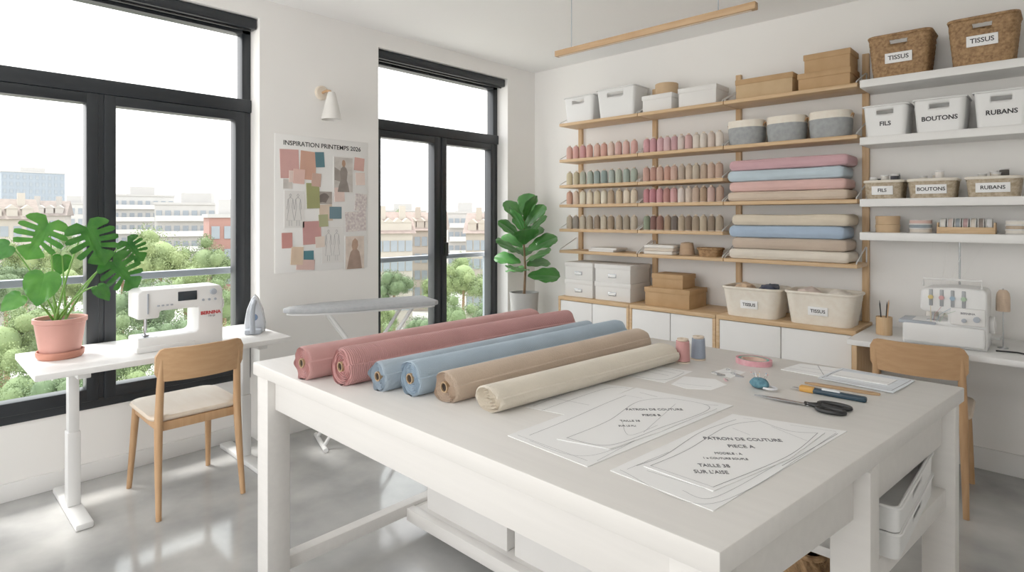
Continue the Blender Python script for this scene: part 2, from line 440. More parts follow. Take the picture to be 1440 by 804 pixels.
def fab(n, h, **k): return mat(n, h, .9, var=k.pop('var', .05), vs=k.pop('vs', 9), sheen=.15, bump=k.pop('bump', .3), bs=k.pop('bs', 260), **k)
F_rose = fab('rose_linen', 'c99693', wave='Y', bs=75, bump=.25)
F_rose2 = fab('rose_corduroy', 'c68e8c', wave='Y', bs=45, bump=.55)
F_blue = fab('pale_blue_linen', 'a9b9c7', var=.09)
F_blue2 = fab('sky_blue_linen', 'a6bacb', wave='Y', bs=65, bump=.25)
F_beige = fab('beige_linen', 'cbb5a0', bump=.5, bs=180)
F_cream = fab('cream_linen', 'e3d9c8', bump=.5, bs=180)
froll('rose pink fabric roll, outermost on the table beside the ironing board', (-1.832, .95), (-1.841, 2.09), .060, F_rose, .016, seed=1)
froll('ribbed rose pink fabric roll, second from ironing board side', (-1.681, 1.005), (-1.656, 2.11), .065, F_rose2, .016, seed=2)
froll('slim pale blue fabric roll against the ribbed pink roll', (-1.537, 1.05), (-1.512, 2.08), .050, F_blue, .015, seed=3)
froll('thicker light blue fabric roll between slim blue and beige rolls', (-1.426, 1.09), (-1.393, 2.13), .057, F_blue2, .016, seed=4)
froll('beige tan fabric roll with cardboard core lying beside the cream roll', (-1.300, 1.12), (-1.262, 2.09), .053, F_beige, .016, flat=.92, seed=5)
froll('cream fabric roll without a core, nearest the paper patterns', (-1.152, 1.15), (-1.09, 1.99), .062, F_cream, .004, flat=.62, seed=6, step=.12, rings_n=9, zig=.016)

# ---------------------------------------------------------------- paper on the table
def strip(b, pts, wd, z):
    for p, q in zip(pts, pts[1:]):
        p, q = Vector(p[:2]), Vector(q[:2]); d = q-p
        if d.length < 1e-5: continue
        n = Vector((-d.y, d.x)).normalized()*wd/2; e = d.normalized()*wd/2
        b.faces([(*(p-n-e), z), (*(q-n+e), z), (*(q+n+e), z), (*(p+n-e), z)], [(0, 1, 2, 3)])
def curve(P, n=14):
    if len(P) == 2: return P
    out = []
    Q = [P[0]]+list(P)+[P[-1]]
    for i in range(1, len(Q)-2):
        for k in range(n):
            t = k/n
            out.append(tuple(.5*((2*Q[i][a])+(-Q[i-1][a]+Q[i+1][a])*t+(2*Q[i-1][a]-5*Q[i][a]+4*Q[i+1][a]-Q[i+2][a])*t*t+(-Q[i-1][a]+3*Q[i][a]-3*Q[i+1][a]+Q[i+2][a])*t**3) for a in (0, 1)))
    out.append(tuple(P[-1]))
    return out
def paper(name, label, px, lines=(), texts=(), lift=.0006, m=None, cat='paper', thin=(), lw_=.0013):
    z = ZT+lift
    pts = [gp(u, v, z) for u, v in px]; ce = sum(pts, Vector())/len(pts)
    r = thing(name, label, cat, (ce.x, ce.y, ZT))
    MB().prism([(p.x-ce.x, p.y-ce.y) for p in pts], max(0, lift-.0016), lift+.0004).build('sheet', m or M_paper, r)
    if lines or thin:
        b = MB()
        for l in lines: strip(b, [gp(u, v, z)-ce for u, v in curve(l)], lw_, lift+.0008)
        for l in thin: strip(b, [gp(u, v, z)-ce for u, v in curve(l)], lw_*.6, lift+.0008)
        b.build('printed_lines', M_ink, r)
    for tx, u, v, du, dv, size, bold in texts:
        p = gp(u, v, z)-ce; q = gp(u+du, v+dv, z)-ce; d = q-p
        lettering(tx, size, M_print, r, TR(p.x, p.y, lift+.0008) @ Matrix.Rotation(atan2(d.y, d.x), 4, 'Z') @ Matrix.Diagonal((.82, 1.15, 1, 1)), bold)
    return r
paper('sewing_pattern', 'sewing pattern sheet under the cream roll end, second nearest the table front', [(714, 612), (895, 545), (1031, 570), (826, 656)],
      lines=[[(745, 612), (800, 590), (850, 568), (880, 556)], [(900, 552), (960, 566), (1010, 570)]],
      thin=[[(728, 612), (826, 648)], [(880, 556), (1015, 580)], [(745, 620), (835, 640), (985, 577)], [(985, 570), (840, 648)]], lift=.0016)
paper('pattern_piece', 'cut paper pattern piece lying on the second nearest sewing pattern', [(783, 617), (850, 588), (893, 561), (945, 556), (1008, 574), (930, 606), (857, 631)],
      lines=[[(797, 616), (855, 592), (897, 565), (945, 560)], [(945, 560), (998, 574), (928, 602)], [(928, 602), (857, 626), (797, 616)]],
      thin=[[(875, 592), (885, 612), (925, 598)], [(950, 568), (905, 608)]],
      texts=[('PATRON DE COUTURE', 920, 576, 50, 0, .0185, .0001), ('PIECE B', 916, 584, 50, 0, .0185, .0001), ('TAILLE 38', 886, 592, 50, 0, .015, 0), ('SUR LE PLI', 882, 599, 50, 0, .012, 0)], lift=.0036)
paper('sewing_pattern', 'large sewing pattern sheet nearest the front corner of the table', [(858, 661), (1030, 582), (1191, 606), (1003, 718)],
      lines=[[(895, 655), (935, 640), (985, 608), (1035, 590)], [(1100, 655), (1140, 632), (1178, 610)]],
      thin=[[(872, 661), (1003, 708), (1176, 609)], [(882, 660), (940, 636)], [(960, 690), (1003, 700), (1090, 655)], [(910, 662), (1000, 690)], [(1045, 588), (1176, 607)]], lift=.0016)
paper('pattern_piece', 'printed paper pattern piece headed patron de couture, nearest the front corner', [(905, 655), (962, 630), (1020, 596), (1068, 588), (1160, 608), (1110, 645), (1003, 690)],
      lines=[[(915, 655), (966, 633), (1022, 600), (1068, 592)], [(1068, 592), (1110, 606), (1150, 609)], [(1150, 609), (1105, 643), (1003, 685)]],
      thin=[[(915, 655), (1003, 685)], [(1085, 600), (1135, 620)], [(1030, 602), (1055, 612)]],
      texts=[('PATRON DE COUTURE', 1044, 618, 50, 1.5, .0215, .0001), ('PIECE A', 1042, 628, 50, 1.5, .0215, .0001), ('MODELE : A', 1024, 638, 50, 1.5, .014, 0), ('1 x COUTURE SOUPLE', 1020, 645, 50, 1.5, .012, 0), ('TAILLE 38', 1004, 655, 50, 1.5, .019, .0001), ('SUR L\'AISE', 1000, 664, 50, 1.5, .019, .0001)], lift=.0036)
paper('pattern_sheet', 'pale pattern sheet between the cream roll and the lettered patterns', [(738, 572), (826, 537), (891, 545), (800, 584)],
      thin=[[(750, 571), (828, 541)], [(762, 577), (850, 547), (884, 546)], [(780, 560), (830, 570)]], lw_=.0018)
paper('instruction_sheet', 'small printed instruction sheet near the two thread spools', [(870, 526), (908, 512), (974, 522), (935, 538)],
      thin=[[(882, 525), (912, 515), (962, 523)], [(893, 529), (935, 534), (962, 524)], [(900, 521), (940, 528)], [(910, 518), (950, 525)]], lw_=.0024)
paper('pattern_scrap', 'small cut white pattern scrap beside the pins', [(944, 540), (962, 529), (1006, 533), (1022, 541), (1000, 548), (965, 546)], thin=[[(952, 539), (1000, 544)]], lw_=.0018)
paper('pattern_scrap', 'tiny white paper scrap under the loose clips', [(1000, 524), (1022, 517), (1048, 523), (1028, 531)], thin=[[(1008, 524), (1034, 524)]], lw_=.0018)
paper('pattern_sheet', 'folded pattern sheet lying lowest near the far right corner', [(1098, 519), (1125, 511), (1225, 524), (1196, 537)], thin=[[(1110, 518), (1190, 531)], [(1125, 516), (1205, 527)], [(1150, 514), (1160, 530)]], lw_=.0026, lift=.0016)
paper('pattern_envelope', 'pale blue-lined pattern envelope near the far right table corner', [(1150, 531), (1184, 517), (1287, 535), (1256, 552)], lines=[[(1156, 531), (1186, 519)], [(1186, 519), (1281, 535)], [(1281, 535), (1254, 549)], [(1254, 549), (1156, 531)]], thin=[[(1162, 530), (1188, 521), (1275, 536)], [(1180, 534), (1255, 547)], [(1190, 527), (1262, 540)]], lift=.0036, m=mat('bluish_paper', 'e6ebf1', .7, var=.01), lw_=.0020)
paper('pattern_piece', 'narrow white pattern piece lying over the blue-lined envelope', [(1168, 527), (1182, 521), (1262, 534), (1248, 541)], thin=[[(1176, 527), (1250, 538)]], lift=.0056, lw_=.0024)

# ---------------------------------------------------------------- small tools on the table
def frame2(uA, vA, uB, vB, z=ZT):
    a, e = gp(uA, vA, z), gp(uB, vB, z); d = e-a
    return a, atan2(d.y, d.x), d.length
a, rz, L = frame2(1060, 557, 1200, 583)
r = thing('fabric_scissors', 'open black-handled fabric scissors beside the nearest sewing pattern', 'scissors', (a.x, a.y, ZT), rz)
b = MB().prism([(0, .004), (.06, .014), (.15, .010), (.165, -.004), (.13, -.003)], .003, .0055)
b.build('blade', M_steel, r)
MB().prism([(.004, -.010), (.06, -.014), (.14, -.010), (.165, .006), (.13, .003)], .0057, .008).build('blade', M_steel, r)
MB().lathe([(0, .0015), (.006, .0015), (.006, .011), (0, .012)], 16, TR(.148, 0, 0)).build('pivot_screw', M_steel, r)
for sy, rx, ry in ((1, .040, .020), (-1, .034, .018)):
    b = MB()
    b.tube([(.212+rx*cos(t*pi/12), sy*.026+ry*sin(t*pi/12), .0075) for t in range(24)], .0062, 8, closed=True)
    b.tube([(.140, -sy*.004, .0075), (.165, sy*.004, .0075), (.185, sy*.014, .0075)], [.005, .006, .0065], 8)
    b.build('handle', M_black, r)
a, rz, L = frame2(1114, 547, 1219, 566)
r = thing('utility_knife', 'yellow and navy snap-off utility knife between scissors and wooden ruler', 'knife', (a.x, a.y, ZT), rz)
MB().box(.03, L, -.012, .012, 0, .016, .006, seg=3).build('handle', mat('navy_plastic', '1f3848', .4, var=.05), r)
MB().box(.022, .065, -.0125, .0125, .0, .018, .005, seg=3).build('grip', mat('yellow_plastic', 'd8a14c', .4, var=.05), r)
MB().box(.085, .135, -.008, .008, .013, .020, .003).build('slider', mat('pale_plastic', 'dfe3e6', .4), r)
MB().prism([(0, -.004), (.024, -.006), (.024, .006), (.006, .006)], .006, .008).build('blade', M_steel, r)
a, rz, L = frame2(1131, 539, 1238, 556)
r = thing('wooden_point_turner', 'narrow wooden point turner stick beside the utility knife', 'sewing tool', (a.x, a.y, ZT), rz)
MB().prism([(0, 0), (.03, -.011), (L-.02, -.013), (L, -.006), (L, .006), (L-.02, .013), (.03, .011)], 0, .006, bev=.0015).build('stick', M_oakd, r)
def spool(label, u, v, m):
    p = gp(u, v, ZT); r = thing('thread_spool', label, 'thread spool', (p.x, p.y, ZT))
    MB().lathe([(0, 0), (.027, 0), (.027, .004), (.022, .006), (.010, .006), (.010, .08), (.019, .08), (.021, .083), (.021, .088), (.008, .088), (.007, .080), (0, .080)], 24).build('reel', M_seat, r)
    prof = [(.010, .006)]
    for i in range(28): prof.append((.0265-.003*i/28+.0006*(i % 2), .007+.072*i/27))
    prof.append((.010, .0795))
    MB().lathe(prof, 24).build('thread', m, r)
spool('pink thread spool standing by the end of the cream roll', 960, 509, fab('spool_pink', 'cc9492'))
spool('grey blue thread spool standing beside the pink spool', 982, 505, fab('spool_blue', '96a0b0'))
p = gp(1060, 511, ZT); r = thing('tape_measure', 'coiled tape measure with pink and teal rings', 'tape measure', (p.x, p.y, ZT))
def ring(R, th, z0, z1):
    n = 48; vs = []; fs = []
    for k in range(n):
        x, y = R*1.1*cos(2*pi*k/n), R*.92*sin(2*pi*k/n); q = 1-th/R
        vs += [(x, y, z0), (x, y, z1), (x*q, y*q, z1), (x*q, y*q, z0)]
    for k in range(n):
        j = (k+1) % n
        for e in range(4): fs.append((4*k+e, 4*k+(e+1) % 4, 4*j+(e+1) % 4, 4*j+e))
    return MB().faces(vs, fs)
ring(.058, .007, 0, .019).build('outer_coil', mat('tape_pink', 'd88f9b', .5, hex2='e6b3ba', vs=40), r, recalc=True)
ring(.049, .006, 0, .018).build('middle_coil', mat('tape_teal', '5fa396', .5, hex2='97c4b9', vs=40), r, recalc=True)
ring(.041, .006, 0, .017).build('inner_coil', mat('tape_cream', 'e3c8b4', .5, hex2='dba59f', vs=40), r, recalc=True)
p = gp(1068, 546, ZT); r = thing('wrist_pincushion', 'small teal floral pincushion with pins by scissors tip', 'pincushion', (p.x, p.y, ZT))
MB().blob((0, 0, .017), .03, .022, .017, .12, 1.5, 4).build('cushion', mat('teal_floral', '6c9cab', .9, hex2='3b6478', vs=70), r)
b = MB(); b.tube([(.03+.022*cos(t), .016*sin(t), .008) for t in [-2.2+4.4*k/12 for k in range(13)]], .0035, 6); b.build('strap', mat('white_elastic', 'e6e6ea', .8), r)
PINC = [mat('pin_%s' % h, h, .3) for h in ('d8434a', 'f0f0f0', 'e3b23c', '4f8fc0')]
for i in range(8):
    an = i*2.4; x, y = .017*cos(an), .012*sin(an)
    q = MB().tube([(x, y, .03), (x*1.5, y*1.5, .046)], .0006, 5).build('pin', M_steel, r)
    MB().lathe([(0, -.002), (.0018, 0), (0, .002)], 8, TR(x*1.5, y*1.5, .047)).build('pin_head', PINC[i % 4], q)
for i, (u, v, rz) in enumerate([(1014, 528, .4), (1030, 522, 1.2), (1020, 535, 2.2), (1040, 530, .1)]):
    p = gp(u, v, ZT)
    r = thing('sewing_clip', 'small %s clip, %s of the loose clips by the tape measure' % (('steel', 'white', 'pale pink', 'steel')[i], ORD[i]), 'clip', (p.x, p.y, ZT+.001), rz)
    m = (M_steel, M_white, mat('clip_pink', 'e6c3c6', .4), M_steel)[i]
    MB().prism([(-.014, 0), (.014, .0), (.014, .003), (-.012, .008)], -.004, .004, MY).build('jaw', m, r)
    MB().tube([(-.012, 0, .006), (-.022, .004, .011), (-.030, 0, .008), (-.022, -.004, .007), (-.012, 0, .006)], .0012, 6).build('wire_arm', M_steel, r)

# ---------------------------------------------------------------- left desk and its things
ZD = .73
r = thing('standing_desk', 'white height-adjustable desk under the left window with a sewing machine', 'desk', (-3.45, .975, 0))
MB().box(-.29, .29, -.565, .565, ZD-.028, ZD, .004).build('desktop', M_white, r)
for sy in (-1, 1):
    y = -.385 if sy < 0 else .42
    q = MB().box(-.035, .035, y-.026, y+.026, .03, .38, .004).box(-.029, .029, y-.021, y+.021, .38, ZD-.05, .003).build('leg', M_wmetal, r)
    MB().box(-.28, .26, y-.035, y+.035, 0, .03, .008).build('foot', M_wmetal, q)
    MB().box(-.25, .25, y-.025, y+.025, ZD-.055, ZD-.028, .003).build('support_arm', M_wmetal, q)
MB().box(-.03, .03, -.355, .39, ZD-.075, ZD-.03, .003).build('crossbar', M_wmetal, r)

r = thing('sewing_machine', 'white computerised sewing machine with dark screen on the left desk', 'sewing machine', (-3.38, 1.02, ZD), pi/2)
pts = [(-.20, 0), (.20, 0), (.20, .285), (.185, .308), (-.18, .308), (-.20, .295), (-.20, .165), (-.105, .165), (-.10, .20), (.075, .20), (.075, .085), (.06, .07), (-.20, .07)]
MB().prism(pts, -.085, .085, MY, bev=.009, seg=3).build('body', M_bin, r)
MB().box(-.205, .06, -.092, .092, .0, .030, .006).build('free_arm_base', M_bin, r)
MB().box(-.02, .07, -.088, -.08, .24, .288, .002).build('screen', M_screen, r)
b = MB()
for i in range(4): b.box(-.115+i*.02, -.103+i*.02, -.089, -.082, .222, .230, .002)
for i in range(3): b.lathe([(0, 0), (.007, 0), (.006, .006), (0, .006)], 16, TR(.10+i*.03, -.084, .235) @ RX90)
b.build('button', M_iron, r)
MB().lathe([(0, 0), (.017, 0), (.015, .012), (0, .013)], 24, TR(.15, -.084, .275) @ RX90).build('dial', M_iron, r)
MB().lathe([(0, 0), (.035, 0), (.038, .006), (.038, .02), (.03, .026), (0, .026)], 28, TR(.20, 0, .20) @ Matrix.Rotation(pi/2, 4, 'Y')).build('hand_wheel', M_white, r)
MB().tube([(-.15, -.03, .166), (-.15, -.03, .10)], .005, 10).tube([(-.15, -.03, .10), (-.15, -.03, .074)], .0012, 6).build('needle_bar', M_steel, r)
MB().tube([(-.15, -.01, .166), (-.15, -.01, .082)], .004, 8).box(-.162, -.138, -.045, -.005, .074, .082, .002).build('presser_foot', M_steel, r)
MB().box(-.19, -.11, -.07, .04, .069, .072, .001).build('needle_plate', M_steel, r)
MB().box(-.158, -.152, -.089, -.083, .19, .29).build('thread_slot', M_iron, r)
b = MB()
for i in range(5): b.box(-.06+i*.025, -.045+i*.025, -.03, .03, .306, .3095, .001)
b.build('top_vents', M_iron, r)
lettering('BERNINA', .024, M_red, r, TR(.137, -.0866, .165) @ RX90, .0008)
lettering('770 QE', .011, M_ink, r, TR(.142, -.0866, .147) @ RX90, .0002)

r = thing('steam_iron', 'grey steam iron standing upright on the left desk end', 'iron', (-3.42, 1.44, ZD), radians(60))
sole = [(-.055, .0), (.055, .0), (.058, .05), (.045, .13), (.018, .20), (0, .218), (-.018, .20), (-.045, .13), (-.058, .05)]
MB().prism(sole, .03, .036, MY, bev=.001).build('soleplate', M_steel, r)
sk = [(x*.92, z*.97+.003) for x, z in sole]
MB().prism(sk, -.012, .03, MY, bev=.008).build('body', mat('iron_white', 'dfe3ea', .35), r)
MB().box(-.045, .045, -.075, .03, 0, .03, .010).build('heel', M_iron, r)
MB().tube([(0, -.065, .015), (0, -.088, .05), (0, -.088, .12), (0, -.06, .165), (0, -.015, .18)], [.016, .014, .014, .014, .016], 12).build('handle', M_iron, r)
MB().lathe([(0, 0), (.02, 0), (.018, .008), (0, .008)], 20, TR(0, -.012, .09) @ RX90).build('dial', mat('iron_blue', '6f86a8', .4), r)

# chairs (face +y, back at -y)
def make_chair(label, loc, rz):
    r = thing('dining_chair', label, 'chair', loc, rz)
    b = MB(); bm = b.bm; P = rrect(.42, .42, .07, 6, 6)
    rings = []
    for sc, z in ((.86, .438), (.97, .441), (1, .450), (1, .456), (.97, .464), (.8, .462), (.4, .457)):
        rings.append([bm.verts.new((x*sc, y*sc, z)) for x, y in P])
    for p, q in zip(rings, rings[1:]):
        for i in range(len(P)): bm.faces.new((p[i], p[(i+1) % len(P)], q[(i+1) % len(P)], q[i]))
    bm.faces.new(rings[0][::-1]); bm.faces.new(rings[-1])
    b.build('seat', M_seat, r, ang=50)
    for sx in (-1, 1):
        MB().tube([(sx*.192, .235, 0), (sx*.182, .205, .22), (sx*.172, .18, .437)], [.0125, .016, .019], 12).build('leg', M_chair, r)
        MB().tube([(sx*.190, -.25, 0), (sx*.184, -.222, .22), (sx*.178, -.205, .44), (sx*.174, -.215, .60), (sx*.170, -.235, .775)], [.0125, .016, .019, .017, .0135], 12).build('leg', M_chair, r)
    b = MB()
    b.box(-.16, .16, .165, .185, .395, .437, .003); b.box(-.165, .165, -.208, -.188, .395, .437, .003)
    for sx in (-1, 1): b.box(sx*.172-.01, sx*.172+.01, -.19, .17, .395, .437, .003)
    b.build('seat_frame', M_chair, r)
    b = MB(); bm = b.bm; n = 24
    g = {}
    for i in range(n+1):
        t = -1+2*i/n; x = .198*t
        yc = -.206-.048*(1-t*t)
        e = max(0, abs(t)-.78)/.22; hh = .079*(sqrt(max(0, 1-e*e))*.5+.5) if e > 0 else .079
        for j in range(7):
            s_ = -1+2*j/6; z = .712+hh*s_
            yb = yc-.028*(z-.6)/.2
            g[i, j, 0] = bm.verts.new((x, yb+.008, z)); g[i, j, 1] = bm.verts.new((x, yb-.008, z))
    for i in range(n):
        for j in range(6):
            bm.faces.new((g[i, j, 0], g[i+1, j, 0], g[i+1, j+1, 0], g[i, j+1, 0])); bm.faces.new((g[i, j, 1], g[i, j+1, 1], g[i+1, j+1, 1], g[i+1, j, 1]))
        for j in (0, 6): bm.faces.new((g[i, j, 0], g[i, j, 1], g[i+1, j, 1], g[i+1, j, 0]))
    for j in range(6):
        for i in (0, n): bm.faces.new((g[i, j, 0], g[i, j+1, 0], g[i, j+1, 1], g[i, j, 1]))
    b.build('backrest', mat('backrest_oak', 'c9a076', .45, hex2='be946a', vs=5, stretch=(1.2, 12, 12), bump=.03, bs=20), r, recalc=True, ang=50)
    return r
ch = make_chair('oak chair with pale seat at the left sewing machine desk', (-3.285, 1.03, 0), pi/2)
dup(ch, (-.54, 3.655, 0), radians(3), 'oak chair tucked at the right desk before the overlocker')

# ironing board
A_, B_ = Vector((-3.40, 1.60)), Vector((-3.12, 2.50))
d = B_-A_
r = thing('ironing_board', 'grey covered ironing board on white legs below the mood board', 'ironing board', (A_.x, A_.y, 0), atan2(d.y, d.x))
L = d.length
out = [(0, 0), (.03, -.05), (.10, -.09), (.25, -.14), (.4, -.155), (L-.03, -.155), (L, -.13), (L, .13), (L-.03, .155), (.4, .155), (.25, .14), (.10, .09), (.03, .05)]
MB().prism(out, .825, .855, bev=.008).build('padded_top', M_cover, r)
MB().prism([(x*.96+.02, y*.85) for x, y in out], .812, .826).build('metal_frame', M_wmetal, r)
for k, (xa, xb) in enumerate(((.25, .80), (.78, .22))):
    b = MB(); yy = .07+.02*k
    for sy in (-1, 1): b.tube([(xa, sy*yy, .815), (xb, sy*yy, .02)], .011, 10)
    b.tube([(xb, -yy-.06, .014), (xb, yy+.06, .014)], .014, 10)
    b.tube([(xa, -yy, .805), (xa, yy, .805)], .009, 8)
    b.build('leg', M_wmetal, r)

# ---------------------------------------------------------------- plants
def half_leaf(side):
    t = bmesh.new()
    vs = [t.verts.new((x, y, 0)) for x, y in side]
    t.faces.new(vs); t.normal_update()
    bmesh.ops.triangulate(t, faces=t.faces[:])
    bmesh.ops.subdivide_edges(t, edges=t.edges[:], cuts=2, use_grid_fill=True)
    return t
SPLIT = [(0, .05), (.14, -.12), (.32, -.10), (.44, -.02), (.49, .07), (.44, .12), (.18, .155), (.17, .19), (.46, .19), (.54, .24), (.54, .31), (.46, .335), (.16, .32), (.15, .36), (.46, .405), (.54, .45), (.52, .54), (.43, .545), (.13, .475), (.12, .515), (.40, .61), (.47, .66), (.42, .75), (.34, .74), (.10, .61), (.09, .65), (.27, .79), (.31, .86), (.22, .93), (.12, .99), (0, 1.06)]
HEART = [(0, .05), (.1, -.06), (.24, -.08), (.38, -.01), (.47, .14), (.49, .32), (.44, .52), (.34, .70), (.20, .87), (.07, 1.0), (0, 1.06)]
OVAL = [(0, 0), (.07, .03), (.17, .14), (.25, .30), (.34, .50), (.39, .68), (.35, .85), (.21, .97), (0, 1.03)]
def leaf_mb(kind, p, tip, nrm, size, droop=.25, cup=.2):
    b = MB()
    y = Vector(tip).normalized(); n = Vector(nrm); x = y.cross(n).normalized(); z = x.cross(y)
    M = Matrix((( x.x, y.x, z.x, p[0]), (x.y, y.y, z.y, p[1]), (x.z, y.z, z.z, p[2]), (0, 0, 0, 1))) @ Matrix.Diagonal((size, size, size, 1))
    for sg in (1, -1):
        t = half_leaf(kind)
        for v in t.verts:
            xx, yy = v.co.x, v.co.y
            v.co = Vector((sg*xx, yy, cup*xx*.8-cup*xx*xx*1.6-droop*yy*yy+.02*sin(yy*18)*min(1, xx*4)))
        b.add(t, M)
    bmesh.ops.remove_doubles(b.bm, verts=b.bm.verts[:], dist=.0003)
    return b
r = thing('potted_monstera', 'split-leaf monstera in a pink pot on the left desk', 'plant', (-3.50, .55, ZD))
MB().lathe([(0, .012), (.074, .012), (.084, .05), (.100, .165), (.107, .170), (.107, .19), (.097, .19), (.093, .168), (0, .168)], 36).build('pot', M_terra, r)
MB().lathe([(0, 0), (.084, 0), (.094, .012), (.096, .035), (.090, .035), (.084, .012), (0, .012)], 36).build('saucer', M_terra2, r)
MB().lathe([(0, .175), (.094, .172)], 30).build('soil', M_soil, r)
ML = [(SPLIT, -24, 333, .185, (.05, -.50, -1), (1, -.1, .1), .03), (SPLIT, 36, 341, .20, (.15, .40, -1), (1, .05, .1), .07), (SPLIT, 74, 388, .18, (.1, .60, -.8), (1, .1, .15), .03),
      (HEART, -26, 398, .145, (.25, -.25, -1), (.95, -.2, .3), .12), (HEART, -66, 350, .11, (0, -.9, -.5), (.8, -.3, .6), -.02), (HEART, -54, 416, .09, (.1, -.75, -.6), (.8, -.2, .6), .08),
      (SPLIT, 90, 354, .125, (.2, .65, -.9), (1, .1, .1), .0), (HEART, 44, 412, .085, (.3, .5, -.7), (.8, .2, .6), .10), (HEART, 4, 372, .09, (.1, -.1, -1), (.9, 0, .4), -.06)]
for li, (kind, du, v, size, tip, nr, dx) in enumerate(ML):
    tip = Vector(tip).normalized()
    ce = Vector((dx, du*.0034, 1.4-(v-305)*.0034-ZD))
    base = ce-tip*size*.45
    lf = leaf_mb(kind, base, tip, nr, size, droop=.12, cup=.12).build('leaf', M_leafb if li in (0, 3, 5, 8) else M_leaf, r, ang=80)
    s0 = Vector((.02*random.uniform(-1, 1), .025*random.uniform(-1, 1), .17))
    mid = s0.lerp(base, .55)+Vector((-.02, 0, .06))
    pts = []
    for k in range(9):
        t = k/8; pts.append(s0*(1-t)**2+mid*2*t*(1-t)+base*t*t)
    MB().tube(pts, [.0055-.003*k/8 for k in range(9)], 8).build('stem', M_stem, r)

r = thing('potted_fiddle_fig', 'fiddle-leaf fig in a tall grey planter in the corner', 'plant', (-3.36, 3.70, 0))
MB().lathe([(0, 0), (.085, 0), (.088, .02), (.122, .73), (.125, .76), (.115, .76), (.112, .72), (0, .72)], 36).build('planter', M_gpot, r)
MB().lathe([(0, .735), (.113, .73)], 30).build('soil', M_soil, r)
MB().tube([(0, 0, .72), (.01, .005, .95), (-.005, 0, 1.2), (0, 0, 1.42)], [.012, .010, .008, .005], 10).build('stem', M_bark, r)
for i in range(20):
    t = i/19; an = i*2.399+.4; z = .90+.50*t
    el = .15+1.05*t
    tip = Vector((cos(an)*cos(el), sin(an)*cos(el), sin(el)))
    nr = Vector((-cos(an)*sin(el), -sin(an)*sin(el), cos(el)))+Vector((.45, -.50, 0))
    size = (.27 if t < .6 else .235)
    if tip.x < -.5 or tip.y > .6: size *= .85
    leaf_mb(OVAL, Vector((cos(an)*.03, sin(an)*.03, z)), tip, nr, size, droop=.18, cup=.25).build('leaf', M_leaf2, r, ang=80)

# ---------------------------------------------------------------- mood board and sconce, pendant
y0, y1, z0, z1 = 1.663, 2.34, 1.04, 1.932
r = thing('mood_board', 'white mood board poster headed inspiration printemps with pinned swatches', 'poster', (XW, (y0+y1)/2, z0))
cy = (y0+y1)/2
MB().box(.0, .005, y0-cy, y1-cy, 0, z1-z0, .001).build('backing_sheet', mat('board_sheet', 'efeeec', .7, var=.01), r)
lettering('INSPIRATION PRINTEMPS 2026', .042, M_dark, r, TR(.0056, 0, z1-z0-.055) @ RFX, .0007)
SW = [('fabric_swatch', 394, 210, 419, 250, 'd6a6a0'), ('fabric_swatch', 422, 213, 443, 252, 'd0a28e'), ('fabric_swatch', 443, 214, 455, 235, '587e88'),
      ('photo_print', 468, 219, 496, 272, '8d847c'), ('fabric_swatch', 498, 222, 511, 240, 'd3a79d'), ('fabric_swatch', 500, 243, 512, 260, 'e7d2c8'),
      ('sketch_sheet', 399, 268, 427, 320, 'efeeec'), ('fabric_swatch', 431, 258, 448, 292, '9b9d6b'), ('photo_print', 443, 268, 467, 288, '77716b'),
      ('fabric_swatch', 449, 288, 466, 310, 'd9c6b3'), ('fabric_swatch', 463, 291, 479, 307, '6a8590'), ('fabric_swatch', 499, 273, 514, 296, 'e4ddd4'),
      ('fabric_swatch', 486, 298, 513, 324, 'd9cfc8'), ('fabric_swatch', 396, 328, 410, 348, 'cc908a'), ('fabric_swatch', 426, 312, 450, 342, 'c99693'),
      ('fabric_swatch', 409, 348, 425, 371, 'dcc4ab'), ('sketch_sheet', 452, 319, 482, 368, 'eeedeb'), ('fabric_swatch', 427, 353, 440, 366, '4d7d88'),
      ('fabric_swatch', 417, 366, 441, 378, 'd8b8b0'), ('photo_print', 484, 331, 512, 378, '8b6a55'), ('photo_print', 397, 251, 411, 266, 'c9c2bc'),
      ('fabric_swatch', 470, 264, 483, 283, 'e2c9c0'), ('fabric_swatch', 412, 238, 427, 258, 'e3bdb2'), ('fabric_swatch', 443, 333, 455, 347, 'e6d6c9'),
      ('fabric_swatch', 406, 240, 416, 256, 'ead3ca'), ('fabric_swatch', 438, 244, 450, 262, 'c7a698'), ('fabric_swatch', 448, 302, 460, 318, 'a9ab84')]
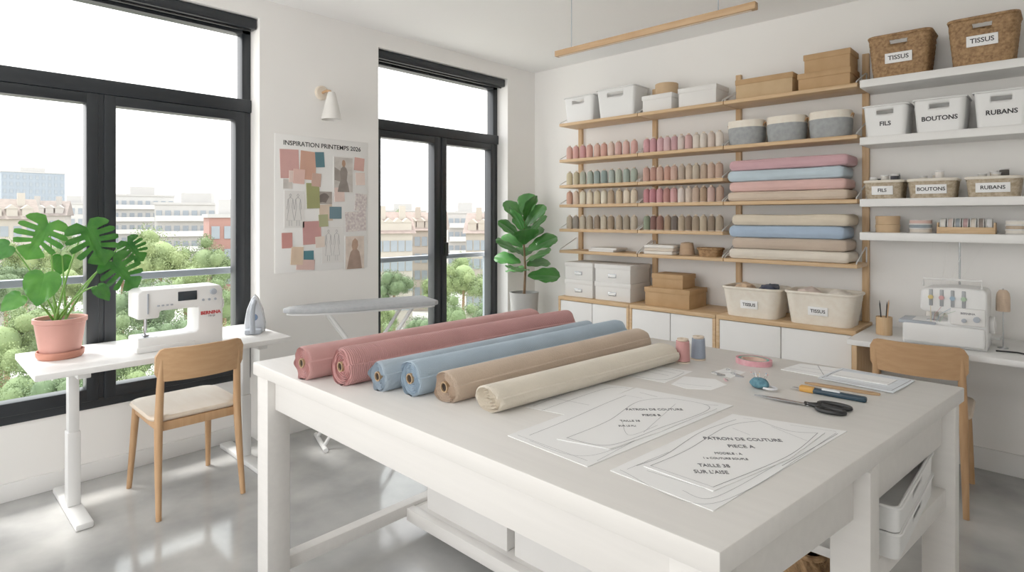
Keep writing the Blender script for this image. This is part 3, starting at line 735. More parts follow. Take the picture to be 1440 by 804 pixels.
for i, (nm, ua, va, ub, vb, hc) in enumerate(SW):
    ya, za = wx(ua, va, XW); yb, zb = wx(ub, vb, XW)
    th = .0062+.0007*(i % 4)+(.002 if i > 20 else 0)
    if i in (11, 12): m = mat('floral_%d' % i, 'e6dfd8', .8, hex2='c1b2b4', vs=70, detail=1)
    elif nm in ('sketch_sheet', 'photo_print'): m = M_card
    else: m = fab('swatch_%s' % hc, hc)
    w_ = yb-ya; h_ = za-zb; x = th+.0012; oy, oz = ya-cy, zb-z0
    if nm == 'fabric_swatch':
        ang = radians([2, -3, 4, 0, -4, 3, 1][i % 7]); cyy, czz = oy+w_/2, oz+h_/2
        q = MB().box(.0045, th+.001, -w_*.53, w_*.53, -h_*.53, h_*.53, M=TR(0, cyy, czz) @ Matrix.Rotation(ang, 4, 'X')).build(nm, m, r)
    else: q = MB().box(.0045, th+.001, oy, oy+w_, oz, oz+h_).build(nm, m, r)
    def patch(P, hexc, nm2):
        MB().faces([(x, oy+a_*w_, oz+e_*h_) for a_, e_ in P], [tuple(range(len(P)))]).build(nm2, mat('print_'+hexc, hexc, .5, var=.12, vs=20), q)
    if nm == 'photo_print':
        if i == 3:
            patch([(.04, .03), (.96, .03), (.96, .97), (.04, .97)], 'c6c0ba', 'photo_ground'); x += .0003
            patch([(.05, .35), (.40, .30), (.36, .60), (.05, .7)], '9b928b', 'photo_background'); x += .0003
            patch([(.2, .03), (.8, .03), (.74, .2), (.66, .36), (.70, .58), (.64, .68), (.56, .72), (.46, .72), (.36, .67), (.32, .56), (.36, .36), (.26, .2)], '8a817b', 'photo_figure')
            x += .0003; patch([(.45, .72), (.56, .72), (.60, .80), (.57, .88), (.5, .91), (.43, .88), (.41, .80)], 'a8866f', 'photo_head')
        elif i == 19:
            patch([(.04, .03), (.96, .03), (.96, .97), (.04, .97)], 'dccdc1', 'photo_ground'); x += .0003
            patch([(.1, .03), (.85, .03), (.78, .35), (.72, .52), (.60, .60), (.40, .60), (.28, .52), (.2, .35)], 'a38b7d', 'photo_figure')
            x += .0003; patch([(.38, .58), (.58, .58), (.66, .70), (.64, .84), (.5, .92), (.37, .84), (.33, .70)], 'b39480', 'photo_head')
        elif i == 8:
            patch([(.04, .05), (.96, .05), (.96, .95), (.04, .95)], 'a59d96', 'photo_ground'); x += .0003
            patch([(.1, .1), (.4, .2), (.6, .15), (.8, .6), (.65, .8), (.5, .85), (.3, .75), (.2, .6)], '746b66', 'photo_figure')
        else: patch([(.06, .06), (.94, .06), (.94, .94), (.06, .94)], 'cfc9c3', 'photo_ground')
    if nm == 'sketch_sheet':
        b = MB(); x = th+.0016
        for kx in (.3, .68):
            c0 = ya-cy+w_*kx; zz = zb-z0
            pl = [(c0, h_*.92), (c0-.008, h_*.88), (c0, h_*.84), (c0+.008, h_*.88), (c0, h_*.92)]
            bd = [(c0, h_*.83), (c0-.016, h_*.78), (c0-.01, h_*.58), (c0-.024, h_*.2), (c0+.024, h_*.2), (c0+.01, h_*.58), (c0+.016, h_*.78), (c0, h_*.83)]
            for P in (pl, bd, [(c0-.008, h_*.2), (c0-.008, h_*.05)], [(c0+.008, h_*.2), (c0+.008, h_*.05)], [(c0-.016, h_*.78), (c0-.024, h_*.5)], [(c0+.016, h_*.78), (c0+.024, h_*.5)]):
                b.tube([(x, a_, zz+e_) for a_, e_ in P], .0008, 4)
        b.build('figure_drawing', M_ink, q)
r = thing('wall_sconce', 'small white cone wall lamp above the mood board', 'lamp', (XW, 1.985, 2.235))
MB().lathe([(0, 0), (.048, 0), (.048, .014), (.04, .02), (0, .02)], 28, Matrix.Rotation(pi/2, 4, 'Y')).build('wall_plate', mat('sconce_plate', 'e3d6c4', .5), r)
MB().tube([(.02, 0, 0), (.07, 0, .005), (.115, .0, -.005), (.13, 0, -.03)], .009, 10).build('arm', M_chair, r)
MB().lathe([(0, -.012), (.022, -.014), (.028, -.03), (.045, -.10), (.066, -.195), (.063, -.195), (.042, -.10), (.024, -.035), (0, -.025)], 32, TR(.135, 0, 0)).build('shade', mat('sconce_shade', 'e2dfda', .4), r)
MB().lathe([(0, -.04), (.012, -.06), (.022, -.11), (.016, -.135), (0, -.142)], 16, TR(.135, 0, 0)).build('bulb', M_bulb, r)
r = thing('pendant_lamp', 'long slim oak pendant lamp hanging from two cables above the table', 'lamp', (-1.43, 2.40, 2.244))
MB().box(-.52, .52, -.016, .016, -.004, .026, .003).build('bar', M_oakd, r)
MB().box(-.50, .50, -.006, .006, -.006, -.003).build('diffuser', M_seat, r)
for sx in (-.42, .36): MB().tube([(sx, 0, .026), (sx, 0, ZC-2.244)], .0022, 6).build('cable', M_iron, r)

# ---------------------------------------------------------------- wall shelving
YF = 3.89
BAY = {'left': (-3.13, -2.373), 'middle': (-2.367, -1.703), 'right': (-1.697, -.892)}
UPX = [(-3.10, 'leftmost'), (-2.37, 'second from left'), (-1.70, 'third from left'), (-.905, 'rightmost')]
for i, (x, nm) in enumerate(UPX):
    o = MB().box(-.019, .019, -.029, 0, 0, 1.66, .003).build('shelf_upright', M_oakv)
    tag(o, '%s vertical oak upright carrying the wooden wall shelves' % nm, 'shelf upright', (x, YB, .752))
def shelf(bay, z, what):
    x0, x1 = BAY[bay]
    r = thing('wall_shelf', 'oak wall shelf in the %s bay %s' % (bay, what), 'shelf', ((x0+x1)/2, YF, z-.024))
    h = (x1-x0)/2
    MB().box(-h, h, 0, .249, 0, .024, .003).build('board', M_oak, r)
    for sx in (-1, 1):
        x = sx*(h-.006)
        b = MB().tube([(x, .005, .026), (x, .012, .034), (x, .225, .118), (x, .246, .118), (x, .246, .02)], .004, 6)
        b.build('bracket', M_wmetal, r)
rows_ab = [(2.19, 'at the top'), (1.885, 'second from top'), (1.668, 'third from top'), (1.505, 'fourth from top'), (1.30, 'fifth from top'), (1.12, 'at the bottom')]
for bay in ('left', 'middle'):
    for z, nm in rows_ab: shelf(bay, z, nm)
for z, nm in ((2.19, 'at the top with kraft boxes'), (1.885, 'under three grey rope baskets'), (1.505, 'under the upper folded fabric stack'), (1.12, 'under the lower folded fabric stack')): shelf('right', z, nm)
for z, nm in ((2.20, 'topmost, holding two wicker baskets'), (1.865, 'second from top, holding lettered white bins'), (1.505, 'third from top, holding small labelled baskets'), (1.31, 'lowest, holding ribbon rolls')):
    r = thing('wall_shelf', 'white wall shelf at right, %s' % nm, 'shelf', (-.88, YF, z-.045))
    MB().box(0, 2.2, 0, .279, 0, .045, .003).build('board', M_white, r)

# thread cones
PAL = {'dusty pink': 'd79a9a', 'salmon': 'd99a80', 'peach': 'ecc4ac', 'cream': 'efe4cc', 'beige': 'd9c8a8', 'tan': 'bfa386', 'brown': '8d6f55', 'dark brown': '5a463c', 'sage green': '9fae96', 'grey green': 'b3b9ab', 'teal grey': '80989c', 'mustard yellow': 'e6cc7a', 'raspberry pink': 'c35a6e', 'maroon': '6d3f3a', 'olive green': '7d8a62', 'pale pink': 'e3b7b5', 'grey': '8f8b84', 'rust': 'b5705c', 'off white': 'e4dad0'}
def cname(h):
    a = [int(h[i:i+2], 16) for i in (0, 2, 4)]
    return min(PAL, key=lambda n: sum((int(PAL[n][i*2:i*2+2], 16)-a[i])**2 for i in range(3)))
ROWS = [(1.885, 'top', 'left', ['dcb1a4', 'd7a59e', 'd09a9a', 'd5a599', 'deb7a8', 'cf9f92', 'dfc4b6', 'd3aaa2', 'd9b2a8', 'd6a79f']),
        (1.885, 'top', 'middle', ['cb979c', 'c69298', 'd4aaae', 'd6b4b6', 'c69c a0'.replace(' ', ''), 'd3c4bc', 'd1a8a5', 'ded3c7', 'd6ccc1', 'cfbeb3', 'ddd1c5']),
        (1.668, 'second', 'left', ['d2c6a6', 'c4b99c', 'b3b6a7', 'a6b0a5', '97a4a0', '8f9f9c', 'a8b2ab', 'b2b8a9', '9ba69c', 'a4aea1']),
        (1.668, 'second', 'middle', ['c39a8d', 'b78d80', 'c8a595', 'be9383', 'c6a596', 'b3a394', 'c0ae9c', 'b9ac9a', 'b49e8b', 'c1a695', 'bc9f8d']),
        (1.505, 'third', 'left', ['d4a793', 'dec7b4', 'e4dcc6', 'dcd0b9', 'd2c5aa', 'dfd7c3', 'b6a28a', 'd0bda1', 'e2d5c0', 'd8c8b0']),
        (1.505, 'third', 'middle', ['bc8086', 'b97c84', 'c58e92', 'b5837c', 'cc9b9a', 'd9ccc4', 'cdbdaf', 'c0a895', 'a88e76', 'c5a69c', 'b69987']),
        (1.30, 'bottom', 'left', ['c0b29e', '958d85', 'c3b8a4', 'ada08d', '91806f', 'cabea9', '9d8a74', 'b3a490', 'a19482', 'b8ab98']),
        (1.30, 'bottom', 'middle', ['848e78', '7a5851', '906a5e', 'a48c74', '6c625b', 'b09f89', '857362', 'a08f7b', 'b9a992', '8d7c6b', 'a59581'])]
pc = pt = None
for z, rn, bay, cs in ROWS:
    x0, x1 = (-3.06, -2.43) if bay == 'left' else (-2.32, -1.75)
    for i, hc in enumerate(cs):
        x = x0+(x1-x0)*i/(len(cs)-1)+random.uniform(-.001, .001)
        r = thing('thread_cone', '%s thread cone, %s from left on the %s thread shelf, %s bay' % (cname(hc), ORD[i], rn, bay), 'thread cone', (x, 3.945+random.uniform(-.006, .006), z), 0, 'thread cones on the wall shelves')
        m = fab('thread_'+hc, hc, var=.04, bump=.3, bs=50, wave='Z')
        if pc is None:
            pc = MB().lathe([(0, 0), (.0265, 0), (.0265, .005), (.012, .007), (.009, .110), (.011, .113), (.009, .118), (0, .116)], 16).build('core', M_seat, r)
            pt = MB().lathe([(.012, .005), (.0262, .006), (.0270, .010), (.0268, .070), (.0255, .090), (.0215, .101), (.015, .107), (.008, .109)], 20).build('thread', m, r)
            pt.material_slots[0].link = 'OBJECT'; pt.material_slots[0].material = m
        else:
            inst(pc, r); inst(pt, r, m=m)

# folded fabrics in the right bay
def folded(label, x0, x1, z, h, m, dep=.235, seed=0, yf=YF+.004):
    r = thing('folded_fabric', label, 'fabric', ((x0+x1)/2, yf, z))
    pl = []; K = 16
    for q in range(K+1):
        t = -pi/2+pi*q/K
        e = .75
        cy_ = abs(cos(t))**e; cz = (1 if sin(t) > 0 else -1)*abs(sin(t))**e
        gr = .004 if q in (5, 11) else 0
        pl.append((h*.5-h*.5*cy_+gr, h/2+h/2*cz))
    pl += [(dep-.02, h), (dep, h*.75), (dep, h*.25), (dep-.02, 0)]
    b = MB(); bm = b.bm; rings = []; W_ = x1-x0
    st = [0, .006, .014, .026]+[.026+(W_-.052)*i/28 for i in range(1, 28)]+[W_-.026, W_-.014, W_-.006, W_]
    for xs in st:
        x = -W_/2+xs
        ed = min(xs, W_-xs); en = 1-.30*(max(0, 1-ed/.026))**2.2
        ring_ = []
        for k, p in enumerate(pl):
            o_ = .008*noise.noise(Vector((x*5, seed*3.3, p[1]*18)))
            y = p[0]+abs(o_) if p[0] < .1 else p[0]
            y += (.012*(1-en)/.30) if p[0] < .1 else 0
            zz = p[1]
            if zz > h*.6: zz -= .005*abs(noise.noise(Vector((x*4, seed*1.7, 3))))
            zz = h/2+(zz-h/2)*en
            ring_.append(bm.verts.new((x, y, zz)))
        rings.append(ring_)
    for p, q in zip(rings, rings[1:]):
        for i in range(len(pl)): bm.faces.new((p[i], p[(i+1) % len(pl)], q[(i+1) % len(pl)], q[i]))
    bm.faces.new(rings[0]); bm.faces.new(rings[-1][::-1])
    b.build('cloth', m, r, recalc=True, ang=60)
    return r
z = 1.505
for i, (nm, hc, h) in enumerate([('light tan', 'cfbca9', .064), ('salmon pink', 'dcb3ac', .068), ('pale blue', 'bbccd6', .074), ('mauve pink', 'cca2a8', .070)]):
    folded('%s folded fabric bolt in the upper stack, %s from its bottom' % (nm, ORD[i]), -1.675+.012*(i % 2), -.945-.012*(i % 3), z, h, fab('bolt_'+hc, hc), seed=i); z += h
z = 1.12
for i, (nm, hc, h) in enumerate([('cream', 'e0d6c7', .07), ('taupe', 'c3b09e', .074), ('light blue', 'a5b9d0', .080), ('pale beige', 'd9ccb7', .074)]):
    folded('%s folded fabric bolt in the lower stack, %s from its bottom' % (nm, ORD[i]), -1.675+.02*(i % 2)+.01, -.940-.012*(i % 3), z, h, fab('bolt2_'+hc, hc), seed=i+9); z += h

# bins and baskets on shelves
def bin_(label, x0, x1, h, z, text=None, dep=.22, slot=True, yf=YF+.01):
    w_ = x1-x0; r = thing('storage_bin', label, 'bin', ((x0+x1)/2, yf+dep/2, z))
    sl_ = (w_*.2, h*.70, h*.84) if slot else None
    solidify(shell(w_, dep, h, .88, .025, 20, 14, slot=sl_).build('body', M_bin, r, ang=45), .005)
    MB().tube([(x, y, h) for x, y in rrect(w_+.006, dep+.006, .027, 6, 5)], .005, 8, closed=True).build('rim', M_bin, r)
    if text:
        til = atan2(dep/2*.12, h); Mx = TR(0, -dep/2*(.88+.12*.40)-.0012, h*.40) @ Matrix.Rotation(til, 4, 'X')
        lettering(text, .034, M_dark, r, Mx @ RX90, .0009)
    return r
bin_('white plastic bin at the left end of the top shelf', -3.09, -2.79, .21, 2.19)
bin_('white plastic bin second on the top shelf, left bay', -2.755, -2.40, .225, 2.19)
bin_('white bin lettered FILS with a handle slot', -.865, -.645, .175, 1.865, 'FILS')
bin_('white bin lettered BOUTONS with a handle slot', -.62, -.385, .18, 1.865, 'BOUTONS')
bin_('white bin lettered RUBANS with a handle slot', -.355, -.13, .185, 1.865, 'RUBANS')
lidbox('storage_box', 'white lidded box on the top shelf under the round box', 'box', .25, .20, .125, M_card, M_card, (-2.22, 4.01, 2.19))
lidbox('storage_box', 'white lidded box on the top shelf beside the kraft boxes', 'box', .29, .21, .135, M_card, M_card, (-1.90, 4.01, 2.19))
def roundbox(name, label, R, h, m, loc):
    r = thing(name, label, 'box', loc)
    MB().lathe([(0, 0), (R*.97, 0), (R*.97, h*.65), (0, h*.65)], 32).build('body', m, r)
    MB().lathe([(R*.9, h*.58), (R, h*.58), (R, h-.003), (R-.004, h), (0, h)], 32).build('lid', m, r)
M_tanbox = mat('tan_card', 'cdb08c', .75, hex2='c3a37f', vs=14)
roundbox('round_box', 'round tan lidded box standing on a white box, top shelf', .085, .085, M_tanbox, (-2.19, 4.01, 2.315))
lidbox('kraft_box', 'wide flat kraft box alone on the top shelf, right bay', 'box', .37, .21, .13, mat('kraft_pale', 'caac84', .75, hex2='bfa078', vs=12), M_kraft, (-1.44, 4.01, 2.19))
lidbox('kraft_box', 'kraft box at the bottom of the pair, top shelf right end', 'box', .30, .21, .105, M_kraft, M_kraft, (-1.08, 4.01, 2.19))
lidbox('kraft_box', 'smaller kraft box on top of another, top shelf right end', 'box', .265, .19, .115, M_kraft, M_kraft, (-1.065, 4.01, 2.295))
for i, x in enumerate((-1.585, -1.325, -1.065)):
    r = thing('rope_basket', 'grey rope basket with cream rim, %s on its shelf' % ('left', 'centre', 'right')[i], 'basket', (x, 4.01, 1.885))
    def softloop(z, sc): return [(px*sc, py*sc, z) for px, py in rrect(.238, .20, .085, 4, 6)]
    def softband(z0, z1, n, s0, s1):
        b = MB(); bm = b.bm; Ls = []
        for k in range(2*n+1):
            f = k/(2*n); sc = s0+(s1-s0)*sin(f*pi/2)+(.012 if k % 2 else 0)
            Ls.append([bm.verts.new(p) for p in softloop(z0+(z1-z0)*f, sc)])
        for p, q in zip(Ls, Ls[1:]):
            for j in range(len(p)): bm.faces.new((p[j], p[(j+1) % len(p)], q[(j+1) % len(p)], q[j]))
        return b, Ls
    b, Ls = softband(0, .118, 11, .90, .985); b.bm.faces.new(Ls[0][::-1]); b.build('body', M_grope, r, ang=60)
    b, Ls = softband(.118, .165, 5, .985, .985); b.build('rim_band', M_rope, r, ang=60)
    MB().prism([(px*.955, py*.955) for px, py in rrect(.238, .20, .085, 4, 6)], .146, .160, bev=.003).build('lid', M_tanbox, r)
    for sx in (-1, 1): MB().tube([(sx*.114, -.025, .125), (sx*.124, -.014, .145), (sx*.124, .014, .145), (sx*.114, .025, .125)], .005, 8).build('handle', M_chair, r)
basket('wicker_basket', 'brown wicker basket labelled TISSUS, beside the kraft boxes', .30, .24, .235, M_wick, (-.69, 4.02, 2.20), text='TISSUS', tsize=.034, plate=(.13, .056), pz=.44, slot=(.045, .17, .20))
basket('wicker_basket', 'brown wicker basket labelled TISSUS at the far right end', .29, .24, .245, M_wick, (-.32, 4.02, 2.20), text='TISSUS', tsize=.034, plate=(.13, .056), pz=.5, slot=(.045, .18, .215))
SB = [('FILS', -.865, -.675), ('BOUTONS', -.65, -.43), ('RUBANS', -.39, -.165)]
for i, (t, x0, x1) in enumerate(SB):
    basket('small_basket', 'small pale woven basket labelled %s on white shelf' % t, x1-x0, .20, .10, M_wickl, ((x0+x1)/2, 4.01, 1.505), rows=10, mm=14, weave=.0025, text=t, tsize=.027, plate=((.105, .14, .14)[i], .05), pz=.48, taper=.9, th=.006, rim=M_rope)
    if i == 0: its = [('303034', -.05, .03), ('e8e4dc', .0, -.03), ('8b8f94', .045, .03), ('f0eee8', -.055, -.04), ('46464c', .05, -.04)]
    elif i == 1: its = [('f0ebe2', -.05, .0), ('e2d9cc', .01, .03), ('efe9e2', .03, -.04)]
    else: its = [('f0ece4', -.05, .0), ('cbb9a0', .0, .03), ('5a5550', .04, .0), ('e6ded2', .01, -.045)]
    for k, (hc, dx, dy) in enumerate(its):
        r = thing('ribbon_spool' if i else 'thread_reel', '%s %s, %s inside the small %s basket' % (('dark', 'white', 'grey', 'off white', 'charcoal')[k] if i == 0 else ('white', 'beige', 'cream', 'ivory')[k] if i == 1 else ('white', 'tan', 'dark', 'pale')[k], 'thread reel' if i == 0 else 'ribbon spool', ORD[k], t), 'spool', ((x0+x1)/2+dx, 4.01+dy, 1.512))
        hgt = .12+.012*((k*7) % 3)
        MB().lathe([(0, 0), (.02, 0), (.02, .006), (.018, .008), (.018, hgt-.008), (.021, hgt-.006), (.021, hgt), (.006, hgt), (.006, hgt-.01), (0, hgt-.01)], 20).build('reel', M_white, r)
        MB().lathe([(.018, .008), (.0205, .01), (.0205, hgt-.01), (.018, hgt-.008)], 20).build('thread', fab('reel_'+hc, hc), r)
roundbox('round_box', 'lower round tan box on the lowest white shelf', .062, .048, M_tanbox, (-.76, 4.0, 1.31))
roundbox('round_box', 'upper round tan box on the lowest white shelf', .062, .048, M_tanbox, (-.76, 4.0, 1.358))
def ribbonroll(label, x, y, z, R, h, hc, upright=False):
    r = thing('ribbon_roll', label, 'ribbon', (x, y, z))
    Mx = None
    if upright: Mx = TR(0, 0, R) @ Matrix.Rotation(pi/2, 4, 'Y') @ TR(0, 0, -h/2)
    MB().lathe([(.012, 0), (R, 0), (R, .003), (R*.6, .003), (R*.6, h-.003), (R, h-.003), (R, h), (.012, h), (.012, 0)], 28, Mx).build('reel', M_card, r)
    MB().lathe([(R*.6, .004), (R*.93, .004), (R*.95, h*.5), (R*.93, h-.004), (R*.6, h-.004)], 28, Mx).build('ribbon', fab('ribbon_'+hc, hc), r)
for k, hc in enumerate(('d9cfc2', '8f9aa2', 'd9b9b0')): ribbonroll('%s ribbon roll, %s from bottom of its stack beside the round boxes' % (('ivory', 'grey', 'pale pink')[k], ORD[k]), -.60, 4.0, 1.31+.025*k, .056, .025, hc)
r = thing('ribbon_tray', 'small oak tray holding upright ribbon rolls', 'tray', (-.395, 4.0, 1.31))
MB().box(-.125, .125, -.045, .045, 0, .01, .001).box(-.125, .125, -.045, -.038, .01, .035, .001).box(-.125, .125, .038, .045, .01, .035, .001).box(-.125, -.118, -.038, .038, .01, .06, .001).box(.118, .125, -.038, .038, .01, .06, .001).build('tray', M_oak, r)
for k, hc in enumerate(('e8e4dc', 'd6c3bb', '9aa0a6', 'bb9999', 'e3d9cc', '8c7f78', 'dddddd')):
    ribbonroll('%s upright ribbon roll, %s from left in the oak tray' % (('white', 'blush', 'grey', 'rose', 'cream', 'brown', 'silver')[k], ORD[k]), -.495+.033*k, 4.0, 1.32, .037, .026, hc, True)
for k, hc in enumerate(('e6e0d6', 'b9a58f', 'e9e4da')): ribbonroll('%s ribbon roll, %s from bottom of the right end stack' % (('white', 'tan', 'ivory')[k], ORD[k]), -.18, 4.0, 1.31+.024*k, .055, .024, hc)

# lowest oak shelves
for k in range(2):
    o = MB().box(-.12, .12, -.09, .09, 0, .016, .003).build('folded_cloth', M_card)
    tag(o, 'flat white folded cloth, %s on the lowest left-bay shelf' % ('lower one' if k == 0 else 'upper one'), 'cloth', (-2.72+.02*k, 4.0, 1.12+.016*k), .05*k)
for k in range(3):
    o = MB().box(-.12, .12, -.09, .09, 0, .024, .010, seg=3).build('folded_cloth', fab(('cl_a', 'cl_b', 'cl_c')[k], ('e9e4dc', 'ddd0c2', 'efece6')[k]))
    tag(o, '%s folded cloth in the middle bay stack, %s from bottom' % (('white', 'beige', 'ivory')[k], ORD[k]), 'cloth', (-2.21, 4.0, 1.12+.024*k), .04*k)
r = thing('twine_cone', 'tan ball of twine on the lowest middle-bay shelf', 'twine', (-2.02, 4.0, 1.12))
pr = [(0, 0)]
for k in range(14): pr += [(.055-.012*(k/13)**2+.002, .003+k*.0065), (.053-.012*(k/13)**2, .006+k*.0065)]
MB().lathe(pr+[(.015, .096), (.015, .02), (0, .02)], 24).build('twine', fab('twine', 'cdb193'), r)
basket('small_basket', 'tiny round tan basket at the end of lowest middle-bay shelf', .16, .13, .055, M_wick, (-1.84, 4.0, 1.12), rows=6, mm=10, weave=.002, th=.005)

# ---------------------------------------------------------------- base cabinets
def cabinet(label, x0, x1):
    w_ = x1-x0; r = thing('base_cabinet', label, 'cabinet', ((x0+x1)/2, YB-.20, 0)); h = w_/2
    b = MB().box(-h, h, -.20, .198, .722, .75, .003)
    b.box(-h, -h+.022, -.198, .198, 0, .722, .002).box(h-.022, h, -.198, .198, 0, .722, .002).box(-h+.022, h-.022, -.18, .198, .06, .085).box(-h+.022, h-.022, .18, .198, .085, .722)
    b.build('carcass', M_oak, r)
    for a, e, y in ((-h+.024, -.001, -.196), (.002, h-.024, -.192)):
        q = MB().box(a, e, y, y+.016, .06, .718, .002).build('door', M_white, r)
    MB().box(-h+.022, h-.022, -.17, -.155, 0, .06).build('plinth', M_white, r)
    return r
cabinet('low oak cabinet with white doors under the white label boxes', -3.045, -2.372)
cabinet('low oak cabinet with white doors under the kraft boxes', -2.368, -1.702)
cabinet('low oak cabinet with white doors under the cream rope baskets', -1.698, -.872)
for i, (x, w_) in enumerate(((-2.88, .285), (-2.555, .33))):
    for k in range(2):
        lidbox('storage_box', 'white label-holder box, %s of the %s stack on the cabinet' % (('bottom', 'top')[k], ('window-side', 'kraft-box-side')[i]), 'box', w_, .29, .14, M_card, M_card, (x, 3.97, .75+.14*k), holder=True, group='white boxes with label holders')
lidbox('kraft_box', 'large kraft box on the middle cabinet, bottom of pair', 'box', .36, .28, .135, M_kraft, M_kraft, (-2.09, 3.96, .75))
lidbox('kraft_box', 'small kraft box on the middle cabinet, on top of another', 'box', .25, .20, .10, M_kraft, M_kraft, (-2.10, 3.95, .885))
def ropebasket(label, x0, x1, h):
    w_ = x1-x0; d_ = .27; r = thing('rope_basket', label, 'basket', ((x0+x1)/2, 3.93, .75))
    b = shell(w_, d_, h, .86, .06, 12, 22, weave=0)
    for v in b.bm.verts:
        k = round(v.co.z/(h/22)); q = 1+.007*(k % 2); v.co.x *= q; v.co.y *= q
    solidify(b.build('body', M_rope, r, ang=60), .01)
    MB().tube([(x, y, h) for x, y in rrect(w_, d_, .06, 6, 6)], .009, 8, closed=True).build('rim', M_rope, r)
    til = atan2(d_/2*.14, h); Mx = TR(0, -d_/2*(.86+.14*.45)-.005, h*.45) @ Matrix.Rotation(til, 4, 'X')
    q = MB().box(-.055, .055, -.002, .005, -.026, .026, .001, M=Mx).build('label_plate', M_paper, r)
    lettering('TISSUS', .028, M_dark, q, Mx @ TR(0, -.0026, 0) @ RX90, .0006)
ropebasket('cream rope basket labelled TISSUS holding navy cloth', -1.675, -1.305, .185)
ropebasket('cream rope basket labelled TISSUS holding pale cloth', -1.275, -.885, .19)
for nm, lab, hc, x, y, z, rx, ry, rz_, sd in (('fabric_scrap', 'navy cloth in the left cream rope basket', '3a4258', -1.405, 3.93, .915, .065, .088, .05, 1), ('fabric_scrap', 'tan cloth in the left cream rope basket', 'd8b795', -1.565, 3.93, .91, .065, .088, .05, 2),
                                     ('fabric_scrap', 'pale pink cloth in the right cream rope basket', 'e6d3c8', -1.165, 3.93, .915, .07, .09, .048, 3), ('fabric_scrap', 'ivory cloth in the right cream rope basket', 'eee6da', -.995, 3.93, .91, .07, .09, .048, 5)):
    o = MB().blob((0, 0, 0), rx, ry, rz_, .3, 2.4, sd).build(nm, fab('scrap_'+hc, hc)); tag(o, lab, 'fabric', (x, y, z))

# ---------------------------------------------------------------- right desk, overlocker
ZR = .74
r = thing('wall_desk', 'white desk along the wall under the white shelves', 'desk', (-.865, YB, 0))
MB().box(0, 2.4, -.62, -.017, ZR-.03, ZR, .004).build('desktop', M_white, r)
MB().box(.02, .045, -.60, -.03, 0, ZR-.03, .003).build('side_panel', M_oakv, r)
MB().box(2.3, 2.34, -.60, -.03, 0, ZR-.03, .003).build('side_panel', M_oakv, r)
MB().box(.045, 2.3, -.06, -.03, ZR-.12, ZR-.03, .003).build('back_rail', M_white, r)
p = (-.745, 3.83)
r = thing('pencil_cup', 'small oak pencil cup on the right desk', 'cup', (p[0], p[1], ZR))
MB().lathe([(0, 0), (.038, 0), (.04, .004), (.04, .10), (.035, .10), (.034, .008), (0, .008)], 24).build('cup', M_oakv, r)
for i, (dx, dy, hh, m) in enumerate(((-.012, .008, .18, M_black), (.012, -.006, .19, M_chair), (.004, .016, .175, M_black))):
    o = MB().tube([(0, 0, 0), (dx*1.2, dy*1.2, hh-.02), (dx*1.35, dy*1.35, hh)], [.0035, .0035, .0008], 6).build('pencil', m)
    tag(o, '%s pencil standing in the oak cup, %s one' % (('black', 'wooden', 'dark')[i], ('left', 'right', 'back')[i]), 'pencil', (p[0]+dx*.8, p[1]+dy*.8, ZR+.008))
r = thing('overlocker', 'white overlock machine with thread mast on the right desk', 'sewing machine', (-.455, 3.77, ZR))
pts = [(-.175, .0), (.175, .0), (.175, .285), (.160, .300), (.05, .305), (-.075, .295), (-.095, .28), (-.10, .19), (-.085, .175), (.015, .172), (.02, .13), (-.175, .12)]
MB().prism(pts, -.10, .10, MY, bev=.010, seg=3).build('body', M_bin, r)
MB().box(-.172, .168, -.125, -.10, .012, .112, .012, seg=3).build('looper_cover', M_bin, r)
MB().box(.03, .168, -.112, -.10, .120, .205, .006).build('front_plate', M_white, r)
MB().box(-.19, -.03, -.12, .05, .105, .122, .004).build('work_plate', M_iron, r)
MB().tube([(-.09, -.055, .30), (-.09, -.055, .34), (.15, -.055, .34), (.15, -.055, .30)], .006, 8).build('carry_handle', M_white, r)
for i, hc in enumerate(('d9c27a', 'cf9a9a', '9ab4c8', 'a3bda0')):
    q = MB().box(-.060+i*.045, -.044+i*.045, -.104, -.098, .205, .29, .003).build('tension_slot', mat('slot_grey', 'a3a6a9', .4), r)
    MB().lathe([(0, 0), (.011, 0), (.011, .010), (0, .011)], 16, TR(-.052+i*.045, -.102, .25) @ RX90).build('tension_dial', mat('dial_'+hc, hc, .4), q)
    MB().tube([(-.052+i*.045, -.107, .205), (-.05+i*.018, -.118, .165), (-.05+i*.012, -.11, .125)], .0009, 5).build('thread_path', mat('path_'+hc, hc, .6), q)
MB().lathe([(0, 0), (.014, 0), (.014, .010), (0, .011)], 20, TR(.135, -.112, .155) @ RX90).build('stitch_dial', M_iron, r)
MB().lathe([(0, 0), (.010, 0), (.010, .010), (0, .011)], 20, TR(.085, -.112, .145) @ RX90).build('stitch_dial', M_iron, r)
MB().tube([(-.05, -.05, .18), (-.05, -.05, .13)], .006, 10).tube([(-.05, -.05, .13), (-.05, -.05, .118)], .0012, 6).build('needle_bar', M_steel, r)
MB().box(-.075, -.03, -.075, -.04, .121, .128, .002).tube([(-.05, -.035, .18), (-.05, -.045, .125)], .004, 8).build('presser_foot', M_steel, r)
MB().lathe([(0, 0), (.04, 0), (.043, .006), (.043, .02), (0, .026)], 28, TR(.175, .01, .12) @ Matrix.Rotation(pi/2, 4, 'Y')).build('hand_wheel', M_white, r)
MB().box(-.12, .21, .105, .20, .03, .045, .004).build('spool_stand', M_wmetal, r)
MB().tube([(.04, .15, .04), (.04, .15, .56)], .005, 10).build('thread_mast', M_steel, r)
b = MB().tube([(-.09, .15, .555), (.17, .15, .555)], .004, 8)
for i in range(4): b.tube([(-.08+i*.08+.008*cos(t*pi/6), .15+.008*sin(t*pi/6), .565) for t in range(12)], .0015, 5, closed=True)
b.build('thread_guide', M_steel, r)
